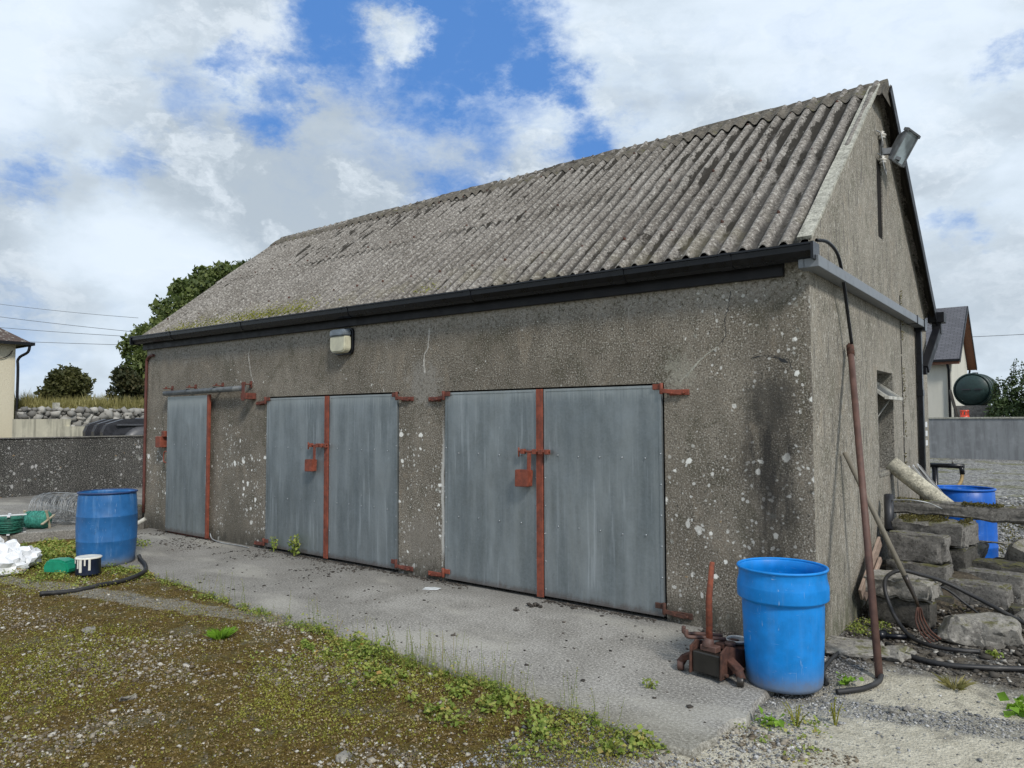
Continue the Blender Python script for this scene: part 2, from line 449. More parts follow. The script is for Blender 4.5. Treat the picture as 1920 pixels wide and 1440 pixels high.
def roof_mat():
    n, fin = material('fibre_cement')
    v = n.coord(); x, y, z = n.xyz(v)[:3]
    g = n.noise(v, 36, 4, 0.8); g2 = n.noise(v, 13, 5, 0.75); b = n.noise(v, 1.1, 4, 0.6)
    col = n.mix(n.mr(b, 0.3, 0.7), (0.165, 0.148, 0.128), (0.250, 0.230, 0.205))
    col = n.mix(n.mr(g, 0.48, 0.38, 0, 0.85), col, (0.055, 0.050, 0.043))
    col = n.mix(n.mr(g, 0.53, 0.63, 0, 0.75), col, (0.52, 0.50, 0.45))
    col = n.mix(n.mr(g2, 0.46, 0.34, 0, 0.6), col, (0.11, 0.105, 0.095))
    # corrugation phase: valleys painted dark as rib shade, moss patches too (same period as the mesh)
    ph = n.math('COSINE', n.math('MULTIPLY', x, 2 * math.pi / 0.150))
    val = n.math('MULTIPLY', n.mr(ph, 0.30, -0.85, 0.0, 1.0), n.mr(n.noise(n.scale(v, (5, 1.2, 1.2)), 1, 4, 0.65), 0.30, 0.56, 0.45, 1.0))
    col = n.mix(n.math('MULTIPLY', val, 0.90), col, (0.040, 0.037, 0.033))
    mv = n.noise(n.scale(v, (7.5, 1.9, 1.9)), 1.0, 6, 0.70, 0.3)
    patch = n.math('ADD', n.math('ADD', mv, n.math('MULTIPLY', n.math('SUBTRACT', g2, 0.5), 0.25)), n.mr(ph, -1, 0.6, 0.10, -0.07, smooth=False))
    region = n.mr(n.noise(v, 0.55, 2), 0.35, 0.65, -0.06, 0.05)
    hi = n.mr(y, 0.6, 2.4, -0.04, 0.06)
    patch = n.math('ADD', n.math('ADD', patch, region), hi)
    col = n.mix(n.mr(patch, 0.565, 0.605, 0, 0.92), col, (0.028, 0.025, 0.020))
    sp = spots(n, v, 20, 0.1, 0.40, 0.0)
    col = n.mix(n.math('MULTIPLY', sp, 0.65), col, (0.62, 0.61, 0.56))
    sp2 = spots(n, n.scale(v, 1, (4, 4, 4)), 6, 0.1, 0.30, -0.12)
    col = n.mix(n.math('MULTIPLY', sp2, 0.55), col, (0.30, 0.20, 0.12))
    ev = n.math('MULTIPLY', n.mr(y, 0.55, 0.05), n.mr(n.noise(v, 3.0, 4), 0.46, 0.62))
    col = n.mix(n.math('MULTIPLY', ev, 0.20), col, (0.20, 0.18, 0.10))
    return fin(col, 0.95, normal=n.bump(n.math('ADD', g, g2), 0.7, 0.010), spec=0.2)
M['roof'] = roof_mat()
def cement(name, c, rough=0.92, sc=1.0, moss=0.0):
    n, fin = material(name)
    v = n.coord()
    g = n.noise(v, 52 * sc, 4, 0.78); g2 = n.noise(v, 11 * sc, 5, 0.72)
    col = n.mix(n.mr(g2, 0.3, 0.7), tuple(q * 0.62 for q in c), tuple(min(1, q * 1.25) for q in c))
    col = n.mix(n.mr(g, 0.47, 0.36, 0, 0.75), col, tuple(q * 0.28 for q in c))
    col = n.mix(n.mr(g, 0.54, 0.66, 0, 0.65), col, tuple(min(1, q * 1.9) for q in c))
    if moss:
        geo = n.new('ShaderNodeNewGeometry')
        nz = n.xyz(geo.outputs['Normal'])[2]
        mk = n.math('MULTIPLY', n.mr(nz, 0.2, 0.8), n.mr(n.noise(v, 9, 4, 0.7), 0.62 - moss, 0.75 - moss))
        mcol = n.mix(n.noise(v, 30, 3), (0.035, 0.030, 0.012), (0.15, 0.15, 0.05))
        col = n.mix(n.math('MULTIPLY', mk, 0.9), col, mcol)
    return fin(col, rough, normal=n.bump(n.math('ADD', g, g2), 0.7, 0.008), spec=0.25)
M['ridge'] = cement('ridge_cement', (0.125, 0.112, 0.092), sc=0.6, moss=0.05)
M['verge'] = cement('verge_cement', (0.40, 0.39, 0.33))
M['block'] = cement('concrete_block', (0.185, 0.175, 0.158), sc=0.8, moss=0.16)
M['blockdark'] = cement('dark_concrete_block', (0.085, 0.080, 0.070), sc=0.8, moss=0.20)  # darker, mossier version of the block concrete
M['rockgrey'] = cement('broken_concrete', (0.27, 0.255, 0.225), sc=0.7, moss=0.12)
M['soil'] = cement('soil', (0.075, 0.062, 0.045), sc=0.8, moss=0.05)
M['asbestos'] = cement('cream_pipe', (0.50, 0.47, 0.37))
M['crackfill'] = cement('crack_filler', (0.42, 0.40, 0.36))
M['farwall'] = None

def plain(name, c, rough=0.5, metal=0.0, var=0.25, sc=12, bump=0.15, dirt=None, dirtamt=0.5, spec=None, stretch=(1, 1, 1)):
    n, fin = material(name)
    v = n.scale(n.coord(), stretch)
    a = n.noise(v, sc, 5, 0.6)
    col = n.mix(n.mr(a, 0.3, 0.7), tuple(q * (1 - var) for q in c), tuple(min(1, q * (1 + var)) for q in c))
    if dirt:
        col = n.mix(n.mr(n.noise(v, sc * 0.45, 6, 0.7, 0.5), 0.50, 0.72, 0, dirtamt), col, dirt)
    r = n.mr(a, 0.3, 0.7, rough * 0.85, min(1, rough * 1.15))
    return fin(col, r, metal, normal=n.bump(a, bump, 0.004), spec=spec)
M['black'] = plain('black_plastic', (0.005, 0.006, 0.009), 0.30, dirt=(0.025, 0.025, 0.025), dirtamt=0.2, spec=0.4)
M['blackmatt'] = plain('black_rubber', (0.018, 0.018, 0.019), 0.55, dirt=(0.10, 0.095, 0.085), dirtamt=0.5)
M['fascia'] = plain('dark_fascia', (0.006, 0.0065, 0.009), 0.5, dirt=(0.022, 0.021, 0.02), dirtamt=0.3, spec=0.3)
M['greypvc'] = plain('grey_pvc', (0.16, 0.175, 0.19), 0.42, var=0.12, dirt=(0.08, 0.08, 0.075))
M['railgrey'] = plain('rail_grey', (0.115, 0.125, 0.13), 0.5, metal=0.3, dirt=(0.33, 0.33, 0.31))
M['red'] = plain('red_oxide_paint', (0.215, 0.055, 0.030), 0.66, var=0.25, sc=18, dirt=(0.07, 0.024, 0.016), dirtamt=0.7)
M['reddark'] = plain('rusty_red', (0.135, 0.040, 0.026), 0.75, var=0.35, sc=30, dirt=(0.05, 0.025, 0.015))
M['rust'] = plain('rust', (0.075, 0.032, 0.021), 0.85, var=0.4, sc=30, bump=0.5, dirt=(0.03, 0.016, 0.010), dirtamt=0.8)
M['rustpole'] = plain('brown_steel', (0.105, 0.055, 0.042), 0.65, var=0.25, sc=14, bump=0.3, dirt=(0.17, 0.11, 0.09), dirtamt=0.4)
M['rustorange'] = plain('orange_rust', (0.20, 0.055, 0.028), 0.85, var=0.4, sc=25, bump=0.5, dirt=(0.10, 0.035, 0.02), dirtamt=0.8)
M['oil'] = plain('oily_black', (0.018, 0.016, 0.013), 0.35, dirt=(0.08, 0.05, 0.03))
M['conduit'] = plain('brown_conduit', (0.10, 0.032, 0.024), 0.6)
M['wood'] = plain('grey_wood_handle', (0.20, 0.18, 0.14), 0.75, sc=9, stretch=(1, 1, 0.2), dirt=(0.08, 0.07, 0.055))
M['timber'] = plain('split_timber', (0.30, 0.22, 0.17), 0.85, sc=24, bump=0.5, dirt=(0.08, 0.055, 0.04), stretch=(1, 0.15, 1))
M['whitewood'] = plain('old_white_frame', (0.46, 0.45, 0.40), 0.7, dirt=(0.18, 0.16, 0.12))
M['white'] = plain('white_plastic', (0.74, 0.75, 0.75), 0.4, var=0.06, dirt=(0.40, 0.38, 0.33), dirtamt=0.3)
M['whitepaint'] = plain('cream_white_paint', (0.72, 0.70, 0.62), 0.35, var=0.08, dirt=(0.35, 0.27, 0.16), dirtamt=0.4)
M['porcelain'] = plain('porcelain', (0.62, 0.60, 0.55), 0.3)
M['steelgrey'] = plain('weathered_steel', (0.24, 0.24, 0.235), 0.6, metal=0.4, dirt=(0.13, 0.09, 0.06))
M['lampgrey'] = plain('lamp_grey', (0.13, 0.14, 0.15), 0.5, dirt=(0.12, 0.12, 0.11))
M['lampblue'] = plain('lamp_cover', (0.16, 0.19, 0.22), 0.5, dirt=(0.09, 0.09, 0.09))
M['lens'] = plain('yellowed_lens', (0.56, 0.54, 0.40), 0.35, var=0.1, sc=6, dirt=(0.25, 0.25, 0.2), dirtamt=0.4)
M['greenplastic'] = plain('green_plastic', (0.01, 0.25, 0.14), 0.4, var=0.15)
M['tin'] = plain('navy_tin', (0.012, 0.020, 0.045), 0.4, dirt=(0.10, 0.10, 0.10), dirtamt=0.3)
M['wiregreen'] = plain('green_wire', (0.02, 0.13, 0.09), 0.5, var=0.4, sc=40)
M['wireteal'] = plain('teal_twine', (0.05, 0.27, 0.21), 0.6, var=0.35, sc=40)
M['wiregrey'] = plain('galvanised_wire', (0.36, 0.37, 0.37), 0.5, metal=0.5, var=0.3)
M['reelend'] = plain('reel_flange', (0.42, 0.36, 0.26), 0.7)
M['bag'] = plain('white_bags', (0.78, 0.79, 0.80), 0.45, var=0.05, dirt=(0.55, 0.52, 0.46), dirtamt=0.4)
M['bagblue'] = plain('blue_bag', (0.08, 0.22, 0.5), 0.5, dirt=(0.5, 0.55, 0.6))
M['tankgreen'] = plain('green_tank', (0.014, 0.036, 0.032), 0.5)
M['tankblack'] = plain('black_tank', (0.028, 0.029, 0.034), 0.45)
M['tankgrey'] = plain('weathered_black_plastic', (0.060, 0.062, 0.068), 0.45)
M['gasred'] = plain('gas_red', (0.62, 0.055, 0.02), 0.4)
M['brown'] = plain('brown_soffit', (0.17, 0.068, 0.035), 0.6)
M['hose_yellow'] = plain('yellow_hose', (0.28, 0.19, 0.07), 0.5)
M['paper'] = plain('pale_paper', (0.6, 0.62, 0.62), 0.6)
M['slit_shade'] = plain('slit_shade_black', (0.022, 0.020, 0.018), 0.95, spec=0.05)
M['bark'] = cement('bark', (0.07, 0.055, 0.04))
M['slabwhite'] = cement('pale_concrete', (0.48, 0.47, 0.40))

def barrel_mat(name, c, worn=0.0):
    n, fin = material(name)
    v = n.coord(); z = n.xyz(v)[2]
    a = n.noise(v, 9, 5, 0.6); st = n.noise(n.scale(v, (14, 14, 1.1)), 1, 5, 0.6)
    col = n.mix(n.mr(a, 0.3, 0.7), tuple(q * 0.86 for q in c), tuple(min(1, q * 1.12) for q in c))
    pale = (0.16, 0.30, 0.50)
    col = n.mix(n.mr(st, 0.50, 0.75, 0, 0.12 + worn * 0.5), col, pale)
    col = n.mix(n.math('MULTIPLY', n.mr(z, 0.20, 0.0), n.mr(a, 0.35, 0.7, 0.15, 0.6)), col, (0.18, 0.23, 0.28))
    sc = n.noise(n.scale(v, (60, 60, 7)), 1, 3, 0.6, 1.0)
    col = n.mix(n.mr(sc, 0.66, 0.74, 0, 0.6), col, (0.30, 0.42, 0.58))
    scr = n.noise(n.scale(v, (9, 9, 70), (3, 1, 1)), 1, 3, 0.6, 1.5)
    col = n.mix(n.math('MULTIPLY', n.mr(scr, 0.66, 0.72), n.mr(n.noise(v, 5, 3), 0.5, 0.62)), col, (0.25, 0.40, 0.62))
    col = n.mix(n.math('MULTIPLY', n.mr(n.math('ADD', z, n.math('MULTIPLY', n.noise(v, 18, 5, 0.75), 0.16)), 0.19, 0.08), 0.65), col, (0.20, 0.19, 0.165))
    col = n.mix(n.mr(n.noise(v, 26, 5, 0.7), 0.62, 0.76, 0, 0.10 + worn * 0.8), col, (0.03, 0.045, 0.07))
    return fin(col, n.mr(a, 0.3, 0.7, 0.38, 0.56), normal=n.bump(n.math('ADD', a, sc), 0.12, 0.003), spec=0.4)
M['barrel'] = barrel_mat('bright_blue_plastic', (0.001, 0.21, 0.62))
M['barrel_old'] = barrel_mat('worn_blue_plastic', (0.020, 0.125, 0.33), 1.0)
M['barrel_far'] = barrel_mat('deep_blue_plastic', (0.003, 0.105, 0.48), 0.25)
M['rimdark'] = plain('dark_blue_rim', (0.010, 0.035, 0.12), 0.5)

def galv():
    n, fin = material('galvanised_sheet')
    v = n.coord(); x, y, z = n.xyz(v)[:3]
    a = n.noise(n.scale(v, (5, 1, 0.8)), 1, 4, 0.55)
    st = n.noise(n.scale(v, (46, 1, 0.55)), 1, 5, 0.6)
    st2 = n.noise(n.scale(v, (24, 1, 0.9), (4, 0, 3)), 1, 6, 0.65)
    sp = n.vor(n.scale(v, 60), 1.0).outputs['Color']
    col = n.mix(n.mr(a, 0.3, 0.7), (0.170, 0.197, 0.205), (0.285, 0.315, 0.322))
    col = n.mix(n.math('MULTIPLY', n.xyz(sp)[0], 0.14), col, (0.40, 0.43, 0.45))
    reg = n.mr(n.noise(n.scale(v, (1.6, 1, 1.1), (2, 0, 1)), 1, 3), 0.42, 0.62)
    col = n.mix(n.math('MULTIPLY', n.mr(st2, 0.53, 0.66), n.math('MULTIPLY', reg, 0.55)), col, (0.46, 0.50, 0.52))
    col = n.mix(n.mr(st, 0.60, 0.70, 0, 0.16), col, (0.40, 0.44, 0.46))
    col = n.mix(n.mr(st, 0.38, 0.30, 0, 0.3), col, (0.13, 0.15, 0.165))
    # drips start below the head of the sheet
    top = n.mr(n.math('ADD', z, n.math('MULTIPLY', n.math('SUBTRACT', st, 0.5), 0.30)), 1.74, 1.90, 0, 0.6)
    col = n.mix(top, col, (0.42, 0.45, 0.44))
    dirt = n.mr(n.noise(v, 7, 6, 0.75), 0.60, 0.72)
    col = n.mix(n.math('MULTIPLY', dirt, n.mr(z, 0.9, 0.0, 0.05, 0.5)), col, (0.10, 0.105, 0.10))
    wh = n.mr(n.noise(n.scale(v, (9, 1, 3)), 1, 6, 0.75, 1.2), 0.66, 0.73, 0, 0.4)
    col = n.mix(wh, col, (0.55, 0.58, 0.60))
    # rust creeping up from the bottom edge
    rb = n.math('MULTIPLY', n.mr(n.math('ADD', z, n.math('MULTIPLY', n.math('SUBTRACT', n.noise(n.scale(v, (14, 1, 6)), 1, 4, 0.7), 0.5), 0.12)), 0.10, 0.035), 0.55)
    col = n.mix(rb, col, (0.10, 0.055, 0.035))
    r = n.mr(st2, 0.3, 0.7, 0.38, 0.60)
    return fin(col, r, 0.55, normal=n.bump(n.noise(n.scale(v, (1.6, 1, 1)), 1.7, 3, 0.45), 0.8, 0.035))
M['galv'] = galv()
M['rivet'] = plain('rivet', (0.34, 0.36, 0.37), 0.35, metal=0.7)
def glass(name, tint=(0.03, 0.035, 0.04), rough=0.12):
    n, fin = material(name)
    v = n.coord()
    return fin(n.mix(n.mr(n.noise(v, 5, 4), 0.4, 0.7), tint, tuple(q * 3 for q in tint)), rough, spec=0.8)
M['glass'] = glass('dusty_glass', (0.06, 0.065, 0.065), 0.25)
M['lampglass'] = glass('lamp_glass', (0.13, 0.155, 0.165), 0.22)

def ground_mat():
    n, fin = material('yard_ground')
    v = n.coord(); x, y, z = n.xyz(v)[:3]
    wob = n.math('MULTIPLY', n.math('SUBTRACT', n.noise(v, 1.4, 5, 0.65), 0.5), 1.5)
    wob2 = n.math('MULTIPLY', n.math('SUBTRACT', n.noise(v, 5.0, 4, 0.65), 0.5), 0.6)
    fine = n.noise(v, 55, 4, 0.82); med = n.noise(v, 16, 5, 0.75); pat = n.noise(v, 2.6, 5, 0.7, 0.4)
    grav = n.vor(v, 70); gc = n.xyz(grav.outputs['Color'])[0]
    # gravel
    gravel = n.ramp(gc, [(0, (0.06, 0.06, 0.058)), (0.45, (0.17, 0.165, 0.155)), (0.8, (0.30, 0.29, 0.27)), (1, (0.50, 0.48, 0.45))])
    gravel = n.mix(n.mr(grav.outputs['Distance'], 0.25, 0.6, 0, 0.7), gravel, (0.035, 0.033, 0.03))
    # moss
    moss = n.mix(n.mr(med, 0.3, 0.7), (0.046, 0.027, 0.006), (0.150, 0.100, 0.020))
    moss = n.mix(n.mr(pat, 0.45, 0.65, 0, 0.6), moss, (0.085, 0.080, 0.018))
    moss = n.mix(n.mr(fine, 0.55, 0.64, 0, 0.55), moss, (0.30, 0.24, 0.13))
    moss = n.mix(n.mr(fine, 0.46, 0.38, 0, 0.7), moss, (0.014, 0.009, 0.004))
    near = n.mix(n.mr(n.math('ADD', pat, n.math('MULTIPLY', wob2, 0.25)), 0.55, 0.66, 0.0, 0.35), moss, n.mix(0.25, gravel, (0.30, 0.27, 0.22)))
    # pale dusty concrete
    dust = n.mix(n.mr(med, 0.3, 0.7), (0.38, 0.350, 0.270), (0.58, 0.54, 0.43))
    dust = n.mix(n.mr(fine, 0.46, 0.36, 0, 0.7), dust, (0.14, 0.13, 0.105))
    dust = n.mix(n.mr(pat, 0.56, 0.66, 0, 0.7), dust, (0.20, 0.185, 0.155))
    bluegrav = n.mix(0.35, n.mix(1.0, gravel, (1.05, 1.10, 1.18), 'MULTIPLY'), dust)
    soil = n.mix(n.mr(med, 0.3, 0.7), (0.045, 0.038, 0.030), (0.15, 0.13, 0.10))
    # zones in metres around the shed corner
    def seg(ax, ay, bx, by, wd):
        # signed measure across a strip from a to b
        L = math.hypot(bx - ax, by - ay); nx, ny = -(by - ay) / L, (bx - ax) / L
        dd = n.math('ADD', n.math('MULTIPLY', x, nx), n.math('MULTIPLY', y, ny))
        dd = n.math('SUBTRACT', dd, ax * nx + ay * ny)
        return n.mr(n.math('ABSOLUTE', n.math('ADD', dd, n.math('MULTIPLY', wob2, 0.45))), wd * 0.7, wd, 1.0, 0.0)
    right = n.mr(n.math('ADD', x, n.math('ADD', n.math('MULTIPLY', y, -0.35), n.math('MULTIPLY', wob, 0.35))), 0.32, 0.62)
    col = n.mix(right, n.mix(n.mr(n.math('ADD', x, n.math('MULTIPLY', wob, 0.5)), -0.9, -0.3), near, gravel), dust)
    col = n.mix(n.math('MULTIPLY', seg(0.1, -0.95, 1.6, -0.62, 0.17), 0.75), col, bluegrav)
    col = n.mix(n.mr(n.math('ADD', y, n.math('MULTIPLY', wob2, 0.8)), -0.30, 0.12), col, n.mix(n.mr(pat, 0.45, 0.6), soil, gravel))
    fg = n.noise(v, 13, 6, 0.85)
    fgc = n.mix(n.mr(fg, 0.44, 0.58), (0.055, 0.055, 0.052), (0.42, 0.41, 0.385))
    far = n.mix(n.mr(n.noise(v, 0.6, 6, 0.8), 0.50, 0.60, 0, 0.8), fgc, n.mix(n.mr(fg, 0.42, 0.6), (0.07, 0.075, 0.03), (0.24, 0.23, 0.10)))
    col = n.mix(n.mr(n.math('ADD', y, wob), 3.2, 4.6), col, far)
    fld = n.mr(n.math('ADD', n.math('ABSOLUTE', x), n.math('ABSOLUTE', y)), 42, 60)
    col = n.mix(fld, col, (0.07, 0.10, 0.03))
    # moss to the left reaches up to the slab
    h = n.math('ADD', n.math('MULTIPLY', fine, 0.6), n.math('SUBTRACT', med, n.math('MULTIPLY', grav.outputs['Distance'], 0.5)))
    return fin(col, 0.96, normal=n.bump(h, 0.9, 0.014), spec=0.2)
M['ground'] = ground_mat()

def slab_mat():
    n, fin = material('yard_concrete')
    v = n.coord(); x, y, z = n.xyz(v)[:3]
    fine = n.noise(v, 58, 4, 0.85); med = n.noise(v, 20, 5, 0.75); big = n.noise(v, 1.5, 5, 0.65, 0.3)
    col = n.mix(n.mr(big, 0.32, 0.68), (0.225, 0.213, 0.190), (0.345, 0.330, 0.300))
    col = n.mix(n.mr(fine, 0.475, 0.40, 0, 0.70), col, (0.070, 0.066, 0.058))
    col = n.mix(n.mr(fine, 0.535, 0.61, 0, 0.75), col, (0.58, 0.56, 0.50))
    col = n.mix(n.mr(med, 0.58, 0.70, 0, 0.35), col, (0.44, 0.42, 0.35))
    col = n.mix(n.mr(med, 0.36, 0.28, 0, 0.5), col, (0.09, 0.085, 0.075))
    # darker strip against the wall and toward the left
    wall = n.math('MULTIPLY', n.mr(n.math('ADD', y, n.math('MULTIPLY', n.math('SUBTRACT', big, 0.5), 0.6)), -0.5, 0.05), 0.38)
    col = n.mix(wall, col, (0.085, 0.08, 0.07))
    dk = n.math('MULTIPLY', n.mr(n.math('ADD', x, n.math('MULTIPLY', n.math('SUBTRACT', big, 0.5), 3.0)), -2.2, -5.0, 0.0, 0.40), n.mr(med, 0.3, 0.6, 0.5, 1.0))
    col = n.mix(dk, col, (0.12, 0.112, 0.098))
    ed = n.mr(n.math('ADD', y, n.math('MULTIPLY', n.math('SUBTRACT', n.noise(v, 4, 4), 0.5), 0.5)), -1.55, -1.95, 0, 0.35)
    col = n.mix(ed, col, (0.15, 0.135, 0.08))
    pale = n.math('MULTIPLY', n.mr(n.noise(n.scale(v, (0.7, 1.6, 1), (3, 2, 0)), 1, 4), 0.54, 0.66), 0.35)
    col = n.mix(pale, col, (0.45, 0.43, 0.37))
    h = n.math('ADD', fine, n.math('MULTIPLY', med, 0.8))
    return fin(col, 0.94, normal=n.bump(h, 0.45, 0.008), spec=0.22)
M['slab'] = slab_mat()

def leaf_mat(name, cols, rough=0.6, sc=1.5):
    n, fin = material(name)
    isl = n.island(); v = n.coord()
    c = n.ramp(n.math('ADD', n.math('MULTIPLY', isl, 0.62), n.math('MULTIPLY', n.mr(n.noise(v, sc, 3), 0.3, 0.7), 0.38)),
               [(i / max(1, len(cols) - 1), q) for i, q in enumerate(cols)])
    m = fin(c, rough, spec=0.3)
    b = m.node_tree.nodes['Principled BSDF']
    tr = n.new('ShaderNodeBsdfTranslucent'); n.put(tr.inputs[0], n.mix(1.0, c, (1.1, 1.25, 0.7), 'MULTIPLY'))
    ms = n.new('ShaderNodeMixShader'); ms.inputs[0].default_value = 0.25
    n.nt.links.new(b.outputs[0], ms.inputs[1]); n.nt.links.new(tr.outputs[0], ms.inputs[2])
    out = [q for q in n.nt.nodes if q.type == 'OUTPUT_MATERIAL'][0]
    n.nt.links.new(ms.outputs[0], out.inputs[0])
    return m
M['leaf_tree'] = leaf_mat('tree_leaves', [(0.032, 0.052, 0.018), (0.105, 0.138, 0.042), (0.215, 0.245, 0.085)], sc=0.5)
M['leaf_bush'] = leaf_mat('bush_leaves', [(0.035, 0.045, 0.016), (0.09, 0.095, 0.034), (0.16, 0.155, 0.06)], sc=0.8)
M['leaf_dark'] = leaf_mat('dark_bush_leaves', [(0.024, 0.034, 0.017), (0.06, 0.066, 0.028), (0.13, 0.105, 0.05)], sc=0.8)
M['leaf_hedge'] = leaf_mat('hedge_leaves', [(0.024, 0.042, 0.018), (0.055, 0.085, 0.032), (0.10, 0.135, 0.055)], sc=0.8)
M['leaf_weed'] = leaf_mat('weed_leaves', [(0.085, 0.12, 0.018), (0.17, 0.24, 0.04), (0.27, 0.33, 0.07), (0.36, 0.36, 0.10), (0.42, 0.22, 0.07)], sc=6)
M['leaf_bright'] = leaf_mat('bright_leaves', [(0.11, 0.21, 0.02), (0.19, 0.34, 0.03), (0.28, 0.42, 0.06)], sc=6)
M['leaf_sprig'] = leaf_mat('sprig_leaves', [(0.12, 0.12, 0.015), (0.26, 0.26, 0.04), (0.42, 0.40, 0.10)], sc=3)
M['leaf_brown'] = leaf_mat('brown_leaves', [(0.14, 0.085, 0.035), (0.34, 0.25, 0.13), (0.55, 0.47, 0.32)], sc=6)
M['leaf_moss'] = leaf_mat('moss_leaves', [(0.045, 0.036, 0.010), (0.11, 0.095, 0.026), (0.20, 0.175, 0.055)], sc=9)
M['leaf_russet'] = leaf_mat('russet_moss', [(0.034, 0.019, 0.005), (0.110, 0.068, 0.014), (0.185, 0.130, 0.028), (0.25, 0.22, 0.05), (0.45, 0.39, 0.22)], sc=2.2)
M['dry_grass'] = leaf_mat('dry_grass_blades', [(0.13, 0.12, 0.04), (0.26, 0.23, 0.09), (0.36, 0.32, 0.14)], sc=2)
M['grass_blade'] = leaf_mat('fresh_grass_blades', [(0.12, 0.22, 0.02), (0.18, 0.34, 0.03), (0.24, 0.42, 0.05)], sc=6)

def stone_mat(name, stops):
    n, fin = material(name)
    v = n.coord()
    c = n.ramp(n.island(), stops)
    c = n.mix(n.mr(n.noise(v, 120, 3), 0.35, 0.65, 0, 0.35), c, (0.08, 0.075, 0.07))
    return fin(c, 0.85, spec=0.3)
M['pebble'] = stone_mat('mixed_pebbles', [(0, (0.10, 0.075, 0.045)), (0.4, (0.22, 0.18, 0.125)), (0.75, (0.38, 0.34, 0.27)), (1, (0.68, 0.65, 0.58))])
M['pebble_blue'] = stone_mat('blue_grey_gravel', [(0, (0.12, 0.122, 0.125)), (0.5, (0.28, 0.28, 0.275)), (0.9, (0.46, 0.455, 0.44)), (1, (0.66, 0.65, 0.61))])
M['debris'] = stone_mat('dark_debris', [(0, (0.03, 0.026, 0.02)), (0.55, (0.10, 0.088, 0.072)), (0.88, (0.22, 0.20, 0.17)), (1, (0.50, 0.48, 0.43))])
M['crumb'] = stone_mat('dark_crumbs', [(0, (0.018, 0.015, 0.012)), (0.6, (0.05, 0.042, 0.034)), (1, (0.12, 0.10, 0.08))])

def pebbledash(name, c):
    n, fin = material(name)
    v = n.coord(); z = n.xyz(v)[2]
    g = n.noise(v, 22, 4, 0.75); b = n.noise(n.scale(v, (1, 1, 0.3)), 1.3, 5, 0.6)
    col = n.mix(n.mr(b, 0.4, 0.75, 0, 0.35), c, tuple(q * 0.6 for q in c))
    col = n.mix(n.mr(g, 0.42, 0.3, 0, 0.35), col, tuple(q * 0.5 for q in c))
    return fin(col, 0.9, normal=n.bump(g, 0.8, 0.02))
M['cream'] = pebbledash('cream_pebbledash', (0.60, 0.55, 0.42))
M['creamr'] = pebbledash('pale_render', (0.62, 0.60, 0.52))
def streaky(name, c, dk):
    n, fin = material(name)
    v = n.coord()
    b = n.noise(n.scale(v, (5, 5, 0.5)), 1, 5, 0.65); g = n.noise(v, 3.0, 5, 0.7)
    col = n.mix(n.mr(b, 0.42, 0.62, 0, 0.75), c, dk)
    col = n.mix(n.mr(g, 0.45, 0.7, 0, 0.35), col, tuple(min(1, q * 1.5) for q in c))
    return fin(col, 0.9, normal=n.bump(g, 0.4, 0.01))
M['streakwall'] = streaky('streaked_pale_wall', (0.50, 0.47, 0.36), (0.20, 0.19, 0.15))
M['farwall'] = streaky('grey_block_wall', (0.22, 0.23, 0.235), (0.15, 0.155, 0.16))
def slates(name, c, sx, sz, lichen=False, axis='x'):
    n, fin = material(name)
    v = n.coord()
    br = n.new('ShaderNodeTexBrick')
    x, y, z = n.xyz(v)[:3]
    n.put(br.inputs['Vector'], n.comb(n.math('MULTIPLY', x if axis == 'x' else y, sx), n.math('MULTIPLY', z, sz), 0.0))
    br.inputs['Color1'].default_value = (*c, 1); br.inputs['Color2'].default_value = (*[q * 0.75 for q in c], 1)
    br.inputs['Mortar'].default_value = (*[q * 0.35 for q in c], 1)
    br.inputs['Scale'].default_value = 1.0; br.inputs['Mortar Size'].default_value = 0.02
    col = br.outputs[0]
    if lichen:
        col = n.mix(n.mr(n.noise(v, 6, 4, 0.75), 0.52, 0.66, 0, 0.8), col, (0.36, 0.35, 0.31))
        col = n.mix(n.mr(n.noise(v, 4, 4, 0.75), 0.40, 0.30, 0, 0.8), col, (0.03, 0.025, 0.02))
    return fin(col, 0.7, normal=n.bump(br.outputs[1], 0.6, 0.02))
M['slate'] = slates('slate_roof', (0.125, 0.125, 0.14), 1.6, 3.0)
M['oldtile'] = slates('old_brown_tiles', (0.10, 0.065, 0.05), 3.0, 7.0, True, 'y')

# ================================================================== GROUND
def build_ground():
    xs = np.concatenate([[-900, -300, -120, -60], np.arange(-40, -12, 2.0), np.arange(-12, 4.01, 0.12), np.arange(5, 30, 3.0), [60, 120, 300, 900]])
    ys = np.concatenate([[-900, -200, -50, -15, -8], np.arange(-6, 6.01, 0.12), np.arange(7, 46, 3.0), [60, 120, 300, 900]])
    X, Y = np.meshgrid(xs, ys); Z = np.full_like(X, -0.03)
    near = (np.abs(X + 4) < 8.5) & (np.abs(Y) < 6.2)
    Z += np.where(near, (fbm(X, Y, 0.9) - 0.5) * 0.045 + (fbm(X, Y, 4.0, 3) - 0.5) * 0.02, 0)
    under = (X < -0.12) & (Y > -1.45) & (X > -9.6) & (Y < 5.0)
    Z = np.where(under, -0.075, Z)
    V = np.stack([X, Y, Z], -1).reshape(-1, 3)
    ny, nx = X.shape
    I = np.arange(nx * ny).reshape(ny, nx)
    F = np.stack([I[:-1, :-1], I[:-1, 1:], I[1:, 1:], I[1:, :-1]], -1).reshape(-1, 4)
    me = np_mesh('ground', V, F); me.polygons.foreach_set('use_smooth', [True] * len(F))
    return tag(link('ground', me, M['ground']), kind='structure')
build_ground()
def gz(x, y):
    """height of the ground sheet near the camera"""
    x = np.asarray(x, float); y = np.asarray(y, float)
    return -0.03 + (fbm(x, y, 0.9) - 0.5) * 0.045 + (fbm(x, y, 4.0, 3) - 0.5) * 0.02

